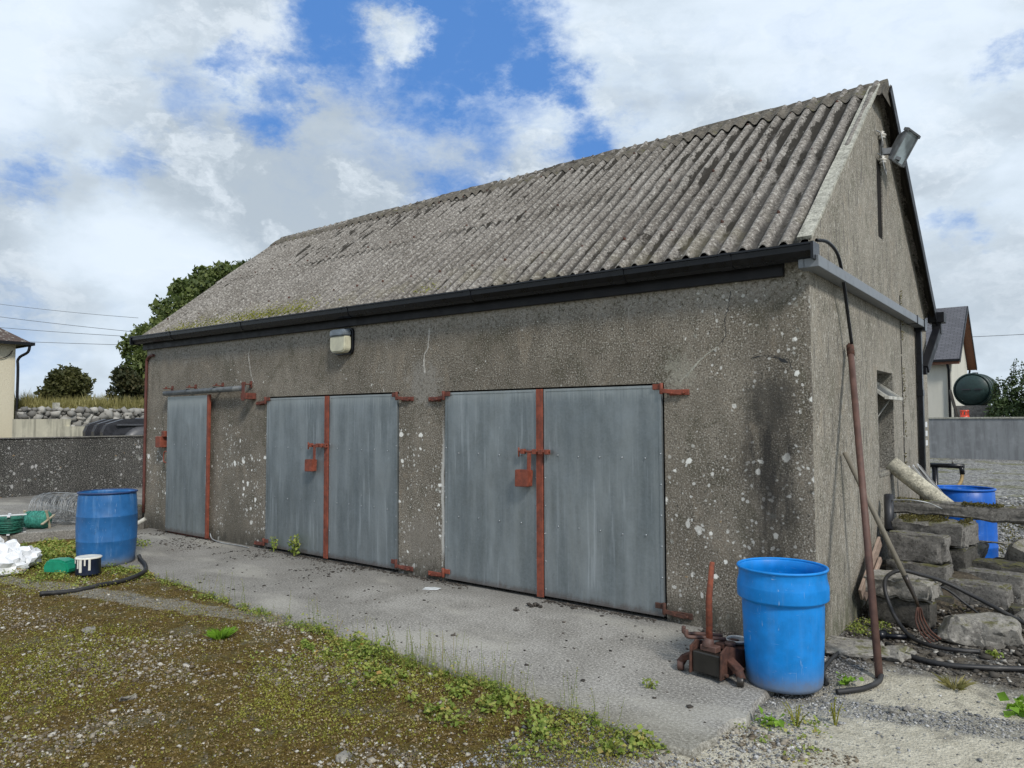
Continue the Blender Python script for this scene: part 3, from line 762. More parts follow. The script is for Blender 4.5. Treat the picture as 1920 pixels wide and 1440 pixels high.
# concrete apron with a broken front edge
edge = [(0.03, -0.55), (0.0, -1.10), (0.0, -1.6), (-0.05, -2.03), (-0.35, -2.0), (-0.71, -1.93), (-1.51, -1.87), (-2.58, -1.80), (-4.13, -1.73), (-4.98, -1.66), (-6.04, -1.58),
        (-6.9, -1.55), (-7.6, -1.75), (-8.1, -1.35), (-8.6, -0.9), (-9.3, -0.35), (-9.6, -0.2)]
def poly_len(pts, step):
    out = []
    for a, b in zip(pts[:-1], pts[1:]):
        L = math.hypot(b[0] - a[0], b[1] - a[1]); k = max(1, int(L / step))
        out += [(a[0] + (b[0] - a[0]) * i / k, a[1] + (b[1] - a[1]) * i / k) for i in range(k)]
    return out + [pts[-1]]
pe = poly_len(edge, 0.05)
pe = [(x + (float(vn(x * 9, y * 9 + 3)) - 0.5) * 0.07, y + (float(vn(x * 7 + 5, y * 7)) - 0.5) * 0.09) for x, y in pe]
def slab_mesh():
    b = MB(); v = []; f = []; k = len(pe)
    for (x, y) in pe: v += [(x, y, 0.0), (x + 0.012 * (x > -0.1), y - 0.012, -0.02), (x + 0.02 * (x > -0.1), y - 0.02, -0.09)]
    for i in range(k - 1):
        for j in range(2): f.append((i * 3 + j, (i + 1) * 3 + j, (i + 1) * 3 + j + 1, i * 3 + j + 1))
    n0 = len(v); v += [(-9.6, 0.06, 0.0), (0.03, 0.06, 0.0)]
    f.append(tuple(i * 3 for i in range(k)) + (n0, n0 + 1))
    return b.add(v, f)
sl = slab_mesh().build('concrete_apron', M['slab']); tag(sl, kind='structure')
# broken slab fragments at the corner by the barrel
# raised concrete yard at the far left
b = MB()
b.prism([(-15.5, -14), (-9.85, -14), (-9.9, -1.85), (-9.62, -0.9), (-9.55, -0.25), (-9.85, -0.15), (-9.85, 8), (-15.5, 8)],
        lambda p: (p[0], p[1], 0.10), lambda p: (p[0], p[1], -0.10))
tag(b.build('concrete_yard', M['slab'], bevel=0.015), kind='structure')

# ================================================================== THE SHED
L, W = 9.80, 5.0
ZE = 2.78                      # wall height under the roof
def roofz(y): return 2.845 + (min(y, 5.0 - y) + 0.06) * 0.805     # underside of sheets
shed = thing('shed', (0, 0, 0), 0, 'long grey rendered farm shed with corrugated fibre cement roof and galvanised sheet doors', 'shed')

def wall_grid(us, vs, holes, P):
    """quads over a grid in (u,v) skipping holes; P(u,v,depth)"""
    b = MB()
    def inhole(u, v): return any(h[0] < u < h[1] and h[2] < v < h[3] for h in holes)
    for i in range(len(us) - 1):
        for j in range(len(vs) - 1):
            if inhole((us[i] + us[i + 1]) / 2, (vs[j] + vs[j + 1]) / 2): continue
            b.add([P(us[i], vs[j], 0), P(us[i + 1], vs[j], 0), P(us[i + 1], vs[j + 1], 0), P(us[i], vs[j + 1], 0)], [(0, 1, 2, 3)])
    for (u0, u1, v0, v1) in holes:
        for (a, c) in (((u0, v0), (u0, v1)), ((u0, v1), (u1, v1)), ((u1, v1), (u1, v0)), ((u1, v0), (u0, v0))):
            b.add([P(*a, 0), P(*c, 0), P(*c, 0.22), P(*a, 0.22)], [(0, 1, 2, 3)], 1)
    return b
fh = [(-8.85, -7.95, -0.2, 1.93), (-6.62, -4.22, -0.2, 1.905), (-3.55, -1.145, -0.2, 1.895)]
wl = wall_grid([-L, -8.85, -7.95, -6.62, -4.22, -3.55, -1.145, 0], [-0.2, 1.893, 1.895, 1.905, 1.93, ZE + 0.05], fh, lambda u, v, d_: (u, d_, v))
wl.build('front_wall', [M['front'], M['reveal']], shed, recalc=False)
GH = [(2.12, 2.84, 1.10, 2.06)]
gw = wall_grid([0, 2.12, 2.84, W], [-0.2, 1.10, 2.06, ZE], GH, lambda u, v, d_: (-d_, u, v))
def P3(y, z, d_=0): return (-d_, y, z)
# gable triangle with ventilation slit y 2.38..2.56, z 3.40..4.20
s0, s1, t0, t1 = 2.36, 2.60, 3.38, 4.16
gw.add([P3(0, ZE), P3(W, ZE), P3(W, roofz(W)), P3(s1, roofz(W) if False else t0), P3(s0, t0), P3(0, roofz(0))], [(0, 1, 3, 4)])
gw.add([P3(0, ZE), P3(s0, t0), P3(s0, t1), P3(s0, roofz(s0)), P3(0, roofz(0))], [(0, 1, 2, 3, 4)])
gw.add([P3(W, ZE), P3(W, roofz(W)), P3(s1, roofz(s1)), P3(s1, t1), P3(s1, t0)], [(0, 1, 2, 3, 4)])
gw.add([P3(s0, t1), P3(s1, t1), P3(s1, roofz(s1)), P3(2.5, roofz(2.5)), P3(s0, roofz(s0))], [(0, 1, 2, 3, 4)])
for a, c in (((s0, t0), (s0, t1)), ((s0, t1), (s1, t1)), ((s1, t1), (s1, t0)), ((s1, t0), (s0, t0))):
    gw.add([P3(*a), P3(*c), P3(*c, 0.25), P3(*a, 0.25)], [(0, 1, 2, 3)], 1)
gw.build('gable_wall', [M['gable'], M['reveal']], shed, recalc=False)
b = MB(); b.bb(-0.016, -0.010, s0 + 0.002, s1 - 0.002, t0 + 0.002, t1 - 0.002); b.build('slit_shade_board', M['slit_shade'], shed)  # dark board added in the slit, standing in for its deep shade
b = MB()
b.add([(-L, 0, -.2), (-L, W, -.2), (-L, W, ZE), (-L, W / 2, roofz(2.5)), (-L, 0, ZE)], [(0, 1, 2, 3, 4)])
b.add([(-L, W, -.2), (0, W, -.2), (0, W, ZE + 0.05), (-L, W, ZE + 0.05)], [(0, 1, 2, 3)])
b.build('rear_wall', M['gable'], shed)
# dark lining so that gaps and openings show a dim interior
b = MB(); b.bb(-L + 0.24, -0.26, 0.24, W - 0.2, -0.15, 2.7); b.build('inner_room', M['reveal'], shed)

# --- roof: real corrugations
PER = 0.150
def corrugated(y0, y1, x0, x1, side, zoff, ny, seed, lapz=0.0):
    nx = int((x1 - x0) / PER * 10)
    xs = np.linspace(x0, x1, nx); ys = np.linspace(y0, y1, ny)
    Xg, Yg = np.meshgrid(xs, ys)
    base = 2.86 + (np.minimum(Yg, 5.0 - Yg) + 0.06) * 0.805
    c = np.cos(2 * np.pi * Xg / PER)
    Z = base + 0.035 * np.sign(c) * np.abs(c) ** 0.85 + 0.026 + zoff
    Z += (fbm(Xg, Yg, 1.2, seed) - 0.5) * 0.02
    eave = (ys - ys.min()) < 1e-6 if side > 0 else (ys.max() - ys) < 1e-6
    sheet = np.floor((Xg - 0.4) / 1.05)
    Yg = Yg + (np.sin(sheet * 12.9 + seed) * 0.012) * (np.abs(Yg - y0) < 0.02)
    T = 0.009
    V = np.concatenate([np.stack([Xg, Yg, Z], -1).reshape(-1, 3), np.stack([Xg, Yg, Z - T], -1).reshape(-1, 3)])
    n_ = nx * ny; I = np.arange(n_).reshape(ny, nx)
    F = [np.stack([I[:-1, :-1], I[:-1, 1:], I[1:, 1:], I[1:, :-1]], -1).reshape(-1, 4)]
    F.append(F[0][:, ::-1] + n_)
    for r in (I[0], I[-1][::-1], I[:, 0][::-1], I[:, -1]):
        F.append(np.stack([r[:-1] + n_, r[1:] + n_, r[1:], r[:-1]], -1))
    return V, np.concatenate(F)
def roof_obj(name, specs):
    Vs = []; Fs = []; o = 0
    for s in specs:
        V, F = corrugated(*s); Vs.append(V); Fs.append(F + o); o += len(V)
    me = np_mesh(name, np.concatenate(Vs), np.concatenate(Fs)); me.polygons.foreach_set('use_smooth', [True] * len(me.polygons))
    me.set_sharp_from_angle(angle=rad(50))
    return link(name, me, M['roof'], shed)
roof = roof_obj('roof', [(-0.10, 1.30, -9.93, 0.035, 1, 0.0, 26, 1), (1.18, 2.47, -9.93, 0.035, 1, 0.016, 26, 2),
                         (2.53, 5.10, -9.93, 0.115, -1, 0.0, 20, 3)])
b = MB()
for k, yb_ in enumerate((0.30, 1.24, 2.18)):
    for j in range(22):
        xb = -0.075 * 0 - PER * (2 + 3 * j) - 0.0
        zb = 2.86 + (yb_ + 0.06) * 0.805 + 0.057 + (0.016 if k else 0)
        b.lathe([(0.016, -0.006), (0.015, 0.003), (0.008, 0.006), (0.008, 0.014), (0.0, 0.016)], 8, (xb, yb_ + random.uniform(-.02, .02), zb), Matrix.Rotation(rad(38), 3, 'X'))
b.build('fixing_bolts', M['rust'], roof)['kind'] = 'stuff'
# ridge capping: roll with corrugated wings, in lapped lengths
def ridge_piece(x0, x1, dz):
    Vs = []; F = []
    nx = max(8, int((x1 - x0) / PER * 8)); xs = np.linspace(x0, x1, nx)
    prof = [(-0.30, 1), (-0.20, .9), (-0.10, 0.35), (-0.065, 0), (-0.045, 0), (-0.03, 0), (0, 0), (0.03, 0), (0.045, 0), (0.065, 0), (0.10, 0.35), (0.20, .9), (0.30, 1)]
    roll = {-0.065: 0.0, -0.045: 0.055, -0.03: 0.078, 0: 0.088, 0.03: 0.078, 0.045: 0.055, 0.065: 0.0}
    for x in xs:
        c = math.cos(2 * math.pi * x / PER)
        for yy, wg in prof:
            z = 2.86 + (2.56 - abs(yy)) * 0.805 + 0.026 + 0.026 * c * wg * 1.1 + 0.030 + dz
            if yy in roll: z = 2.86 + 2.50 * 0.805 + 0.005 + dz + roll[yy]
            z += (float(vn(x * 14, yy * 14 + 30)) - 0.5) * 0.014
            Vs.append((x, 2.5 + yy + (float(vn(x * 11 + 9, yy * 3)) - .5) * 0.02, z))
    k = len(prof)
    for i in range(nx - 1):
        for j in range(k - 1):
            F.append((i * k + j, (i + 1) * k + j, (i + 1) * k + j + 1, i * k + j + 1))
    F.append(tuple(range(k))); F.append(tuple(range((nx - 1) * k + k - 1, (nx - 1) * k - 1, -1)))
    return Vs, F
b = MB(); x = 0.10; i = 0
while x > -9.95:
    x0 = max(-9.99, x - 1.0 - 0.06)
    v_, f_ = ridge_piece(x0, x, 0.012 * (i % 2) + random.uniform(-.006, .006)); b.add(v_, f_, 0, False); x -= 1.0; i += 1
b.build('ridge_cap', M['ridge'], roof)
b = MB()
b.tube([(x, 2.5, 2.86 + 2.5 * 0.805 + 0.032 + 0.012 * math.sin(x * 3)) for x in np.linspace(-9.97, 0.10, 60)], 0.060, 10)
b.build('ridge_roll', M['ridge'], roof)
# pale verge strip on the front slope
b = MB(); pts = [(0.0, y, 2.86 + (y + 0.06) * 0.805 + 0.05 + (float(vn(y * 5, 1)) - .5) * .012) for y in np.linspace(-0.10, 2.40, 24)]
for a, c in zip(pts[:-1], pts[1:]): b.bar(Vector(a) - Vector((0, 0, 0.0)), Vector(c), 0.10, 0.024)
b.build('verge_strip', M['verge'], roof)
b = MB(); b.bar((0.117, 2.52, 2.86 + 2.54 * .805 - 0.03), (0.117, 5.12, 2.86 - 0.06 * .805 - 0.03), 0.014, 0.12)
b.build('verge_shade_board', M['fascia'], roof)  # dark board standing in for the shaded underside of the rear overhang

# --- gutter and fascia (front)
GP = [(-0.055, 0.0), (-0.055, -0.055), (-0.075, -0.085), (-0.12, -0.095), (-0.165, -0.080), (-0.185, -0.045), (-0.190, 0.0), (-0.200, 0.004), (-0.200, -0.008), (-0.186, -0.012),
      (-0.178, -0.045), (-0.160, -0.072), (-0.12, -0.085), (-0.080, -0.075), (-0.063, -0.05), (-0.063, 0.0)]
b = MB()
GZ = 2.86
def gzl(x): return 2.822 + 0.0070 * -x
b.prism(GP, lambda p: (-9.95, p[0], gzl(-9.95) + p[1] * 1.15), lambda p: (0.085, p[0], gzl(0.085) + p[1] * 1.15))
for gx in (0.075, -9.94):
    b.bb(gx - 0.006, gx + 0.012, -0.204, -0.05, gzl(gx) - 0.115, gzl(gx) + 0.006)
for gx in (-0.55, -1.45, -3.1, -4.9, -7.0, -8.8):
    b.prism([(p[0] * 1.02 - 0.002, p[1] * 1.04) for p in GP[:9]], lambda p, g=gx: (g - 0.05, p[0], gzl(g) + p[1] * 1.15), lambda p, g=gx: (g + 0.05, p[0], gzl(g) + p[1] * 1.15))
gut = b.build('gutter', M['black'], shed, recalc=True)
b = MB()
b.prism([(-9.86, 2.695), (-0.17, 2.638), (-0.17, 2.79), (-9.86, 2.79)], lambda p: (p[0], -0.045, p[1]), lambda p: (p[0], -0.002, p[1]))
b.build('fascia_board', M['fascia'], shed, bevel=0.004)
b = MB(); b.bb(-9.95, 0.0, -0.05, 0.03, 2.792, 2.86); b.build('eaves_board', M['fascia'], shed)
# small clips and joint on gutter belong to it
# --- galvanised doors
def rivets(b, pts, y):
    for (x, z) in pts:
        b.lathe([(0.0075, 0), (0.006, 0.003), (0.0, 0.005)], 8, (x, y, z), Matrix.Rotation(rad(90), 3, 'X'), mi=1)
def leaf(name, x0, x1, z0, z1, y, cols=5, rows=(0.66, 1.28), dent=0.0):
    """door leaf: thin sheet with slight oil-canning, returns Object"""
    b = MB(); nx, nz = 14, 18; V = []; F = []
    for k in range(2):
        for j in range(nz + 1):
            for i in range(nx + 1):
                u = i / nx; v = j / nz
                x = x0 + (x1 - x0) * u; z = z0 + (z1 - z0) * v
                yy = y + k * 0.03
                if k == 0: yy -= (float(vn(x * 2.1, z * 1.7, 1, 4)) - 0.5) * 0.010 * math.sin(math.pi * u) * math.sin(math.pi * v)
                V.append((x, yy, z))
    n1 = (nx + 1) * (nz + 1)
    for j in range(nz):
        for i in range(nx):
            a = j * (nx + 1) + i; F.append((a, a + 1, a + nx + 2, a + nx + 1))
    for i in range(nx):
        F.append((i, i + n1, i + 1 + n1, i + 1)); t = nz * (nx + 1) + i; F.append((t, t + 1, t + 1 + n1, t + n1))
    for j in range(nz):
        s = j * (nx + 1); F.append((s, s + nx + 1, s + nx + 1 + n1, s + n1)); s += nx; F.append((s, s + n1, s + nx + 1 + n1, s + nx + 1))
    b.add(V, F, 0, False)
    # folded sheet edges, a little proud
    for xx in (x0 + 0.012, x1 - 0.012): b.bb(xx - 0.012, xx + 0.012, y - 0.005, y - 0.0005, z0, z1)
    for zz in (z0 + 0.010, z1 - 0.010): b.bb(x0 + 0.025, x1 - 0.025, y - 0.005, y - 0.0005, zz - 0.010, zz + 0.010)
    pr = [(x0 + (x1 - x0) * (i + 0.7) / (cols + 0.4), z + random.uniform(-.008, .008)) for i in range(cols) for z in rows]
    pr += [(xx, z0 + 0.06 + (z1 - z0 - 0.12) * i / 7) for i in range(6) for xx in (x0 + 0.012, x1 - 0.012)]
    rivets(b, pr, y - 0.005)
    return b.build(name, [M['galv'], M['rivet']], shed)
D1 = leaf('sliding_door', -8.97, -7.90, 0.03, 1.955, -0.085, 3)
b = MB(); b.bb(-7.895, -7.850, -0.092, -0.055, 0.02, 1.965); b.build('edge_strip', M['red'], D1, bevel=0.003)
b = MB(); b.bb(-8.97, -7.83, -0.055, -0.045, 0.0, 0.03); b.build('bottom_rail', M['reddark'], D1)
D2a = leaf('hinged_door', -6.605, -5.44, 0.035, 1.885, -0.012, 4)
D2b = leaf('hinged_door', -5.365, -4.235, 0.035, 1.885, -0.010, 5)
D3a = leaf('hinged_door', -3.535, -2.405, 0.035, 1.878, -0.012, 4)
D3b = leaf('hinged_door', -2.325, -1.165, 0.035, 1.878, -0.010, 5)
for dd, x0, x1, zt in ((D2a, -5.432, -5.370, 1.888), (D3a, -2.398, -2.332, 1.88)):
    b = MB(); b.bb(x0, x1, -0.030, -0.012, 0.02, zt); b.bb(x0, x0 + 0.006, -0.036, -0.0305, 0.02, zt)
    b.build('edge_strip', M['red'], dd, bevel=0.003)
# bolts with shrouded padlock boxes
for dd, x0, zc in ((D2a, -5.72, 1.315), (D3a, -2.60, 1.315)):
    s = 1.0 if dd is D3a else 0.92
    b = MB()
    b.tube([(x0 + 0.02, -0.055, zc), (x0 + 0.36, -0.055, zc)], 0.011, 10)
    b.tube([(x0 + 0.02, -0.055, zc + 0.035), (x0 + 0.02, -0.055, zc - 0.05)], 0.009, 8)
    for gx in (0.07, 0.20, 0.27, 0.34): b.bb(x0 + gx - 0.02, x0 + gx + 0.02, -0.075, -0.034, zc - 0.022, zc + 0.022)
    b.bar((x0 + 0.145, -0.062, zc - 0.01), (x0 + 0.135, -0.058, zc - 0.20), 0.045, 0.008, up=(0, 1, 0))
    b.build('slide_bolt', M['red'], dd, bevel=0.003)
    b = MB(); bx = x0 + 0.085
    b.prism([(-0.075, 0), (0.085, 0.0), (0.075, -0.15), (-0.078, -0.155)], lambda p, q=bx: (q + p[0] * s, -0.105, zc - 0.165 + p[1] * s), lambda p, q=bx: (q + p[0] * s, -0.034, zc - 0.165 + p[1] * s))
    b.build('lock_box', M['red'], dd, bevel=0.006, seg=2)
def hinge(dd, x, z, sg, mat='reddark'):
    """sg=+1: wall plate to the right of the leaf"""
    b = MB()
    b.box((x - sg * 0.035, -0.024, z + 0.045), (0.07, 0.012, 0.045))
    b.tube([(x + sg * 0.012, -0.034, z - 0.015), (x + sg * 0.012, -0.034, z + 0.075)], 0.016, 10)
    b.bar((x + sg * 0.02, -0.042, z + 0.012), (x + sg * 0.19, -0.024, z - 0.010), 0.010, 0.034, up=(0, 0, 1))
    b.box((x + sg * 0.155, -0.009, z - 0.004), (0.17, 0.012, 0.046))
    for q in (0.10, 0.20): b.tube([(x + sg * q, -0.045, z - 0.008), (x + sg * q, -0.012, z - 0.008)], 0.010, 8)
    return b.build('hinge', M[mat], dd, bevel=0.003)
hinge(D3b, -1.165, 1.82, 1, 'red'); hinge(D3b, -1.165, 0.075, 1, 'rust'); hinge(D3a, -3.535, 1.82, -1); hinge(D3a, -3.535, 0.06, -1, 'red')
hinge(D2b, -4.235, 1.83, 1); hinge(D2b, -4.235, 0.07, 1); hinge(D2a, -6.605, 1.83, -1); hinge(D2a, -6.605, 0.06, -1)
# sliding rail
b = MB(); b.tube([(-9.04, -0.10, 2.005), (-6.98, -0.10, 2.025)], 0.036, 14)
for rx in (-8.42, -7.72): b.tube([(rx, -0.10, 2.011 + (rx + 9.04) * .0097), (rx + 0.03, -0.10, 2.011 + (rx + 9.04) * .0097)], 0.039, 14)
rail = b.build('door_track', M['railgrey'], shed)
for rx in (-9.0, -8.35, -7.65, -6.98):
    b = MB(); b.bb(rx - 0.022, rx + 0.022, -0.14, -0.004, 2.07, 2.082); b.bb(rx - 0.022, rx + 0.022, -0.016, -0.003, 2.03, 2.12)
    b.tube([(rx, -0.10, 2.075), (rx, -0.10, 2.105)], 0.014, 8)
    b.build('track_bracket', M['reddark'], rail, bevel=0.002)
b = MB(); b.bb(-6.99, -6.86, -0.15, -0.004, 1.88, 1.96); b.bb(-6.96, -6.90, -0.155, -0.145, 1.86, 2.10); b.build('track_stop', M['reddark'], rail, bevel=0.004)
b = MB(); b.bb(-9.235, -9.09, -0.13, -0.003, 1.22, 1.38); b.bb(-9.12, -9.03, -0.10, -0.003, 1.375, 1.46); b.build('lock_box', M['red'], shed, bevel=0.006)
b = MB(); b.tube(smoothpath([(-9.0, -0.06, 1.16), (-9.08, -0.07, 1.15), (-9.09, -0.07, 1.02), (-9.0, -0.06, 1.0)]), 0.009, 8); b.build('pull_handle', M['red'], D1)
# dark strips standing in for the lintel shadow gap above the double doors
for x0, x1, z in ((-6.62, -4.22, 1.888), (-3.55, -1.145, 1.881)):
    b = MB(); b.bb(x0 + 0.003, x1 - 0.003, 0.03, 0.10, z - 0.12, z + 0.004); b.build('head_shadow_strip', M['fascia'], shed)
# bulkhead lamp
b = MB()
def rr(w_, h_, r_, n_=5, top=1.0):
    out = []
    for cx, cz, a0, r in ((w_ - r_, h_ - r_ * top, 0, r_), (-w_ + r_, h_ - r_ * top, 90, r_), (-w_ + r_ * 1.5, -h_ + r_ * 1.5, 180, r_ * 1.5), (w_ - r_ * 1.5, -h_ + r_ * 1.5, 270, r_ * 1.5)):
        for i in range(n_ + 1):
            a = rad(a0 + 90 * i / n_); out.append((cx + r * math.cos(a), cz + r * math.sin(a)))
    return out
LC = (-5.11, 2.50)
b.prism(rr(0.165, 0.150, 0.04), lambda p: (LC[0] + p[0], -0.035, LC[1] + p[1]), lambda p: (LC[0] + p[0], -0.003, LC[1] + p[1]))
lamp = b.build('wall_lamp', M['black'], shed, bevel=0.004)
b = MB(); b.prism([(0.150, 0.058), (-0.150, 0.058)] + [q for q in rr(0.150, 0.135, 0.045) if q[1] < -0.05], lambda p: (LC[0] + p[0] * 0.88, -0.120, LC[1] + p[1] * 0.92), lambda p: (LC[0] + p[0], -0.036, LC[1] + p[1]))
b.build('lens', M['lens'], lamp, bevel=0.012, seg=3)
b = MB(); b.prism([(-0.150, 0.062), (0.150, 0.062), (0.148, 0.115), (0.12, 0.139), (-0.12, 0.139), (-0.148, 0.115)], lambda p: (LC[0] + p[0] * 0.86, -0.128, LC[1] + p[1] * 0.94), lambda p: (LC[0] + p[0], -0.036, LC[1] + p[1]))
b.build('lamp_hood', M['lampblue'], lamp, bevel=0.010, seg=2)
# conduit at the left corner
b = MB(); b.tube(smoothpath([(-9.55, -0.025, 2.60), (-9.66, -0.025, 2.595), (-9.74, -0.025, 2.55), (-9.765, -0.025, 2.42), (-9.77, -0.025, 1.5), (-9.77, -0.025, 0.22)], 6), 0.021, 10)
b.build('conduit_pipe', M['conduit'], shed)
# cracks and patched render (thin raised fillets on the wall face)
def crack(pts, wd, mat, y=-0.0015, nm='crack'):
    b = MB(); V = []; F = []
    P = smoothpath([(p[0], y, p[1]) for p in pts], 6)
    for i, p in enumerate(P):
        w_ = wd * random.uniform(0.5, 1.5); jx = random.uniform(-.006, .006)
        V += [(p.x - w_ + jx, y, p.z), (p.x + w_ + jx, y, p.z), (p.x + w_ + jx, y + 0.02, p.z), (p.x - w_ + jx, y + 0.02, p.z)]
    for i in range(len(P) - 1):
        for j in range(4): F.append((i * 4 + j, (i + 1) * 4 + j, (i + 1) * 4 + (j + 1) % 4, i * 4 + (j + 1) % 4))
    b.add(V, F); return b.build(nm, mat, shed)
crack([(-7.02, 2.60), (-7.05, 2.45), (-7.02, 2.30), (-6.98, 2.18), (-6.93, 2.10)], 0.009, M['crackfill'])
crack([(-3.78, 2.55), (-3.79, 2.38), (-3.85, 2.25), (-3.84, 2.08)], 0.010, M['crackfill'])
crack([(-0.58, 2.58), (-0.60, 2.45), (-0.63, 2.36), (-0.62, 2.25), (-0.69, 2.16)], 0.0022, M['blackmatt'])
crack([(-0.69, 2.16), (-0.80, 2.09), (-0.86, 2.04), (-1.0, 1.90)], 0.008, M['verge'])
crack([(-0.42, 2.055), (-0.36, 2.07), (-0.28, 2.068), (-0.22, 2.06)], 0.014, M['blackmatt'])
crack([(-0.30, 2.060), (-0.22, 2.045), (-0.175, 2.01)], 0.016, M['blackmatt'])
crack([(-0.20, 2.05), (-0.155, 2.03), (-0.14, 1.96)], 0.003, M['blackmatt'])

# --- gable fittings
b = MB(); b.box((0.055, 2.04, 2.700), (0.10, 4.36, 0.085)); b.bb(-0.035, 0.004, -0.14, 0.10, 2.658, 2.742)
b.bb(0.004, 0.012, -0.13, 0.10, 2.66, 2.74)
bx = b.build('boxed_pipe', M['greypvc'], shed, bevel=0.006)
b = MB(); b.bb(0.0, 0.112, 3.72, 3.76, 2.652, 2.748); b.build('pipe_collar', M['black'], bx)
b = MB(); b.bb(-0.002, 0.114, 4.17, 4.32, 2.62, 2.752); b.build('pipe_collar', M['black'], bx)
b = MB(); b.bb(0.012, 0.068, 4.18, 4.26, -0.05, 2.63)
for zc in (1.9, 0.9): b.bb(0.006, 0.074, 4.172, 4.268, zc - 0.04, zc + 0.04)
b.build('downpipe', M['black'], shed, bevel=0.006)
b = MB(); b.bb(0.02, 0.20, 5.02, 5.22, 2.80, 2.93); b.bb(0.06, 0.16, 5.05, 5.17, 2.66, 2.80)
b.bar((0.11, 5.10, 2.70), (0.06, 4.40, 2.18), 0.09, 0.10); b.bb(0.02, 0.09, 4.33, 4.42, 2.12, 2.20)
b.build('rear_downpipe', M['fascia'], shed, bevel=0.005)
# window: frame in the reveal and a hopper sash hanging open
b = MB(); y0, y1, z0, z1 = 2.12, 2.84, 1.10, 2.06
for (a0, a1, c0, c1) in ((y0 + .002, y0 + 0.05, z0 + .05, z1 - .05), (y1 - 0.05, y1 - .002, z0 + .05, z1 - .05), (y0 + .002, y1 - .002, z0 + .002, z0 + 0.05), (y0 + .002, y1 - .002, z1 - 0.05, z1 - .002), (y0 + .05, y1 - .05, 1.70, 1.745)):
    b.bb(-0.19, -0.14, a0, a1, c0, c1)
win = b.build('window', M['steelgrey'], shed)
b = MB(); b.bb(-0.170, -0.165, y0 + .05, y1 - .05, z0 + .05, 1.70); b.build('pane', M['glass'], win)
b = MB(); A = Vector((-0.13, 0, 1.96)); Bv = Vector((0.075, 0, 1.80))
for yy in (2.16, 2.80): b.bar((A.x, yy, A.z), (Bv.x, yy, Bv.z), 0.03, 0.025, up=(0, 1, 0))
b.bar((A.x, 2.16, A.z), (A.x, 2.80, A.z), 0.03, 0.025); b.bar((Bv.x, 2.14, Bv.z), (Bv.x, 2.82, Bv.z), 0.035, 0.03)
sash = b.build('open_sash', M['whitewood'], win)
b = MB(); b.add([(A.x, 2.17, A.z), (A.x, 2.79, A.z), (Bv.x, 2.79, Bv.z), (Bv.x, 2.17, Bv.z)], [(0, 1, 2, 3)]); b.build('pane', M['glass'], sash)
b = MB(); b.tube([(0.03, 2.55, 1.80), (-0.13, 2.35, 1.50)], 0.007, 6); b.build('stay_arm', M['whitewood'], win)
b = MB(); b.prism([(-0.20, 1.11), (0.006, 1.085), (0.006, 1.05), (-0.20, 1.05)], lambda p: (p[0], 2.115, p[1]), lambda p: (p[0], 2.845, p[1]))
b.build('sill', M['reveal'], win, bevel=0.005)
# crumbling vertical crack between gable panels, with moss growing out
b = MB()
zz = 2.90
while zz > 0.9:
    dzz = random.uniform(0.03, 0.09); b.box((0.001, 3.34 + random.uniform(-.008, .008), zz), (0.012, random.uniform(0.012, 0.030), dzz)); zz -= dzz * 1.0
b.build('joint_crack', M['blockdark'], shed)
P = np.stack([RNG.uniform(0.0, 0.022, 520), 3.37 + RNG.normal(0, 0.018, 520), RNG.uniform(0.95, 3.0, 520)], 1)
P = P[vn(P[:, 2] * 6, P[:, 2] * 0) > 0.40]
tag(link('moss', leaves_mesh('moss', P, RNG.uniform(0.010, 0.024, len(P))), M['leaf_moss']), 'green moss growing out of the vertical crack in the shed gable', 'moss', kind='stuff')
# white painted squares near the back corner
for zz in (1.53, 1.42, 1.305):
    b = MB(); b.box((0.002, 4.80, zz), (0.004, 0.13, 0.065)); b.build('painted_mark', M['white'], shed)
# insulator bracket and floodlight
b = MB()
b.box((0.012, 2.56, 4.27), (0.02, 0.05, 0.26)); b.bar((0.02, 2.56, 4.27), (0.13, 2.61, 4.27), 0.045, 0.06); b.bar((0.08, 2.58, 4.22), (0.17, 2.60, 4.17), 0.05, 0.03)
b.tube([(0.03, 2.50, 4.14), (0.03, 2.50, 4.44)], 0.010, 8)
arm = b.build('bracket_arm', M['lampgrey'], shed)
for zc in (4.165, 4.415):
    b = MB(); b.lathe([(0.0, 0.045), (0.018, 0.043), (0.026, 0.035), (0.014, 0.022), (0.036, 0.012), (0.043, 0.0), (0.022, -0.008), (0.034, -0.02), (0.028, -0.032), (0.0, -0.036)], 20, (0.03, 2.50, zc))
    b.build('insulator', M['porcelain'], arm)
b = MB()
b.tube(smoothpath([(0.012, 2.36, 4.20), (0.03, 2.46, 4.19), (0.045, 2.48, 4.09), (0.05, 2.54, 4.03), (0.04, 2.60, 4.10)], 8), 0.006, 6)
b.tube(smoothpath([(0.012, 2.34, 4.42), (0.03, 2.44, 4.42), (0.045, 2.46, 4.33), (0.04, 2.50, 4.30)], 8), 0.006, 6)
b.build('service_wire', M['wiregrey'], arm)
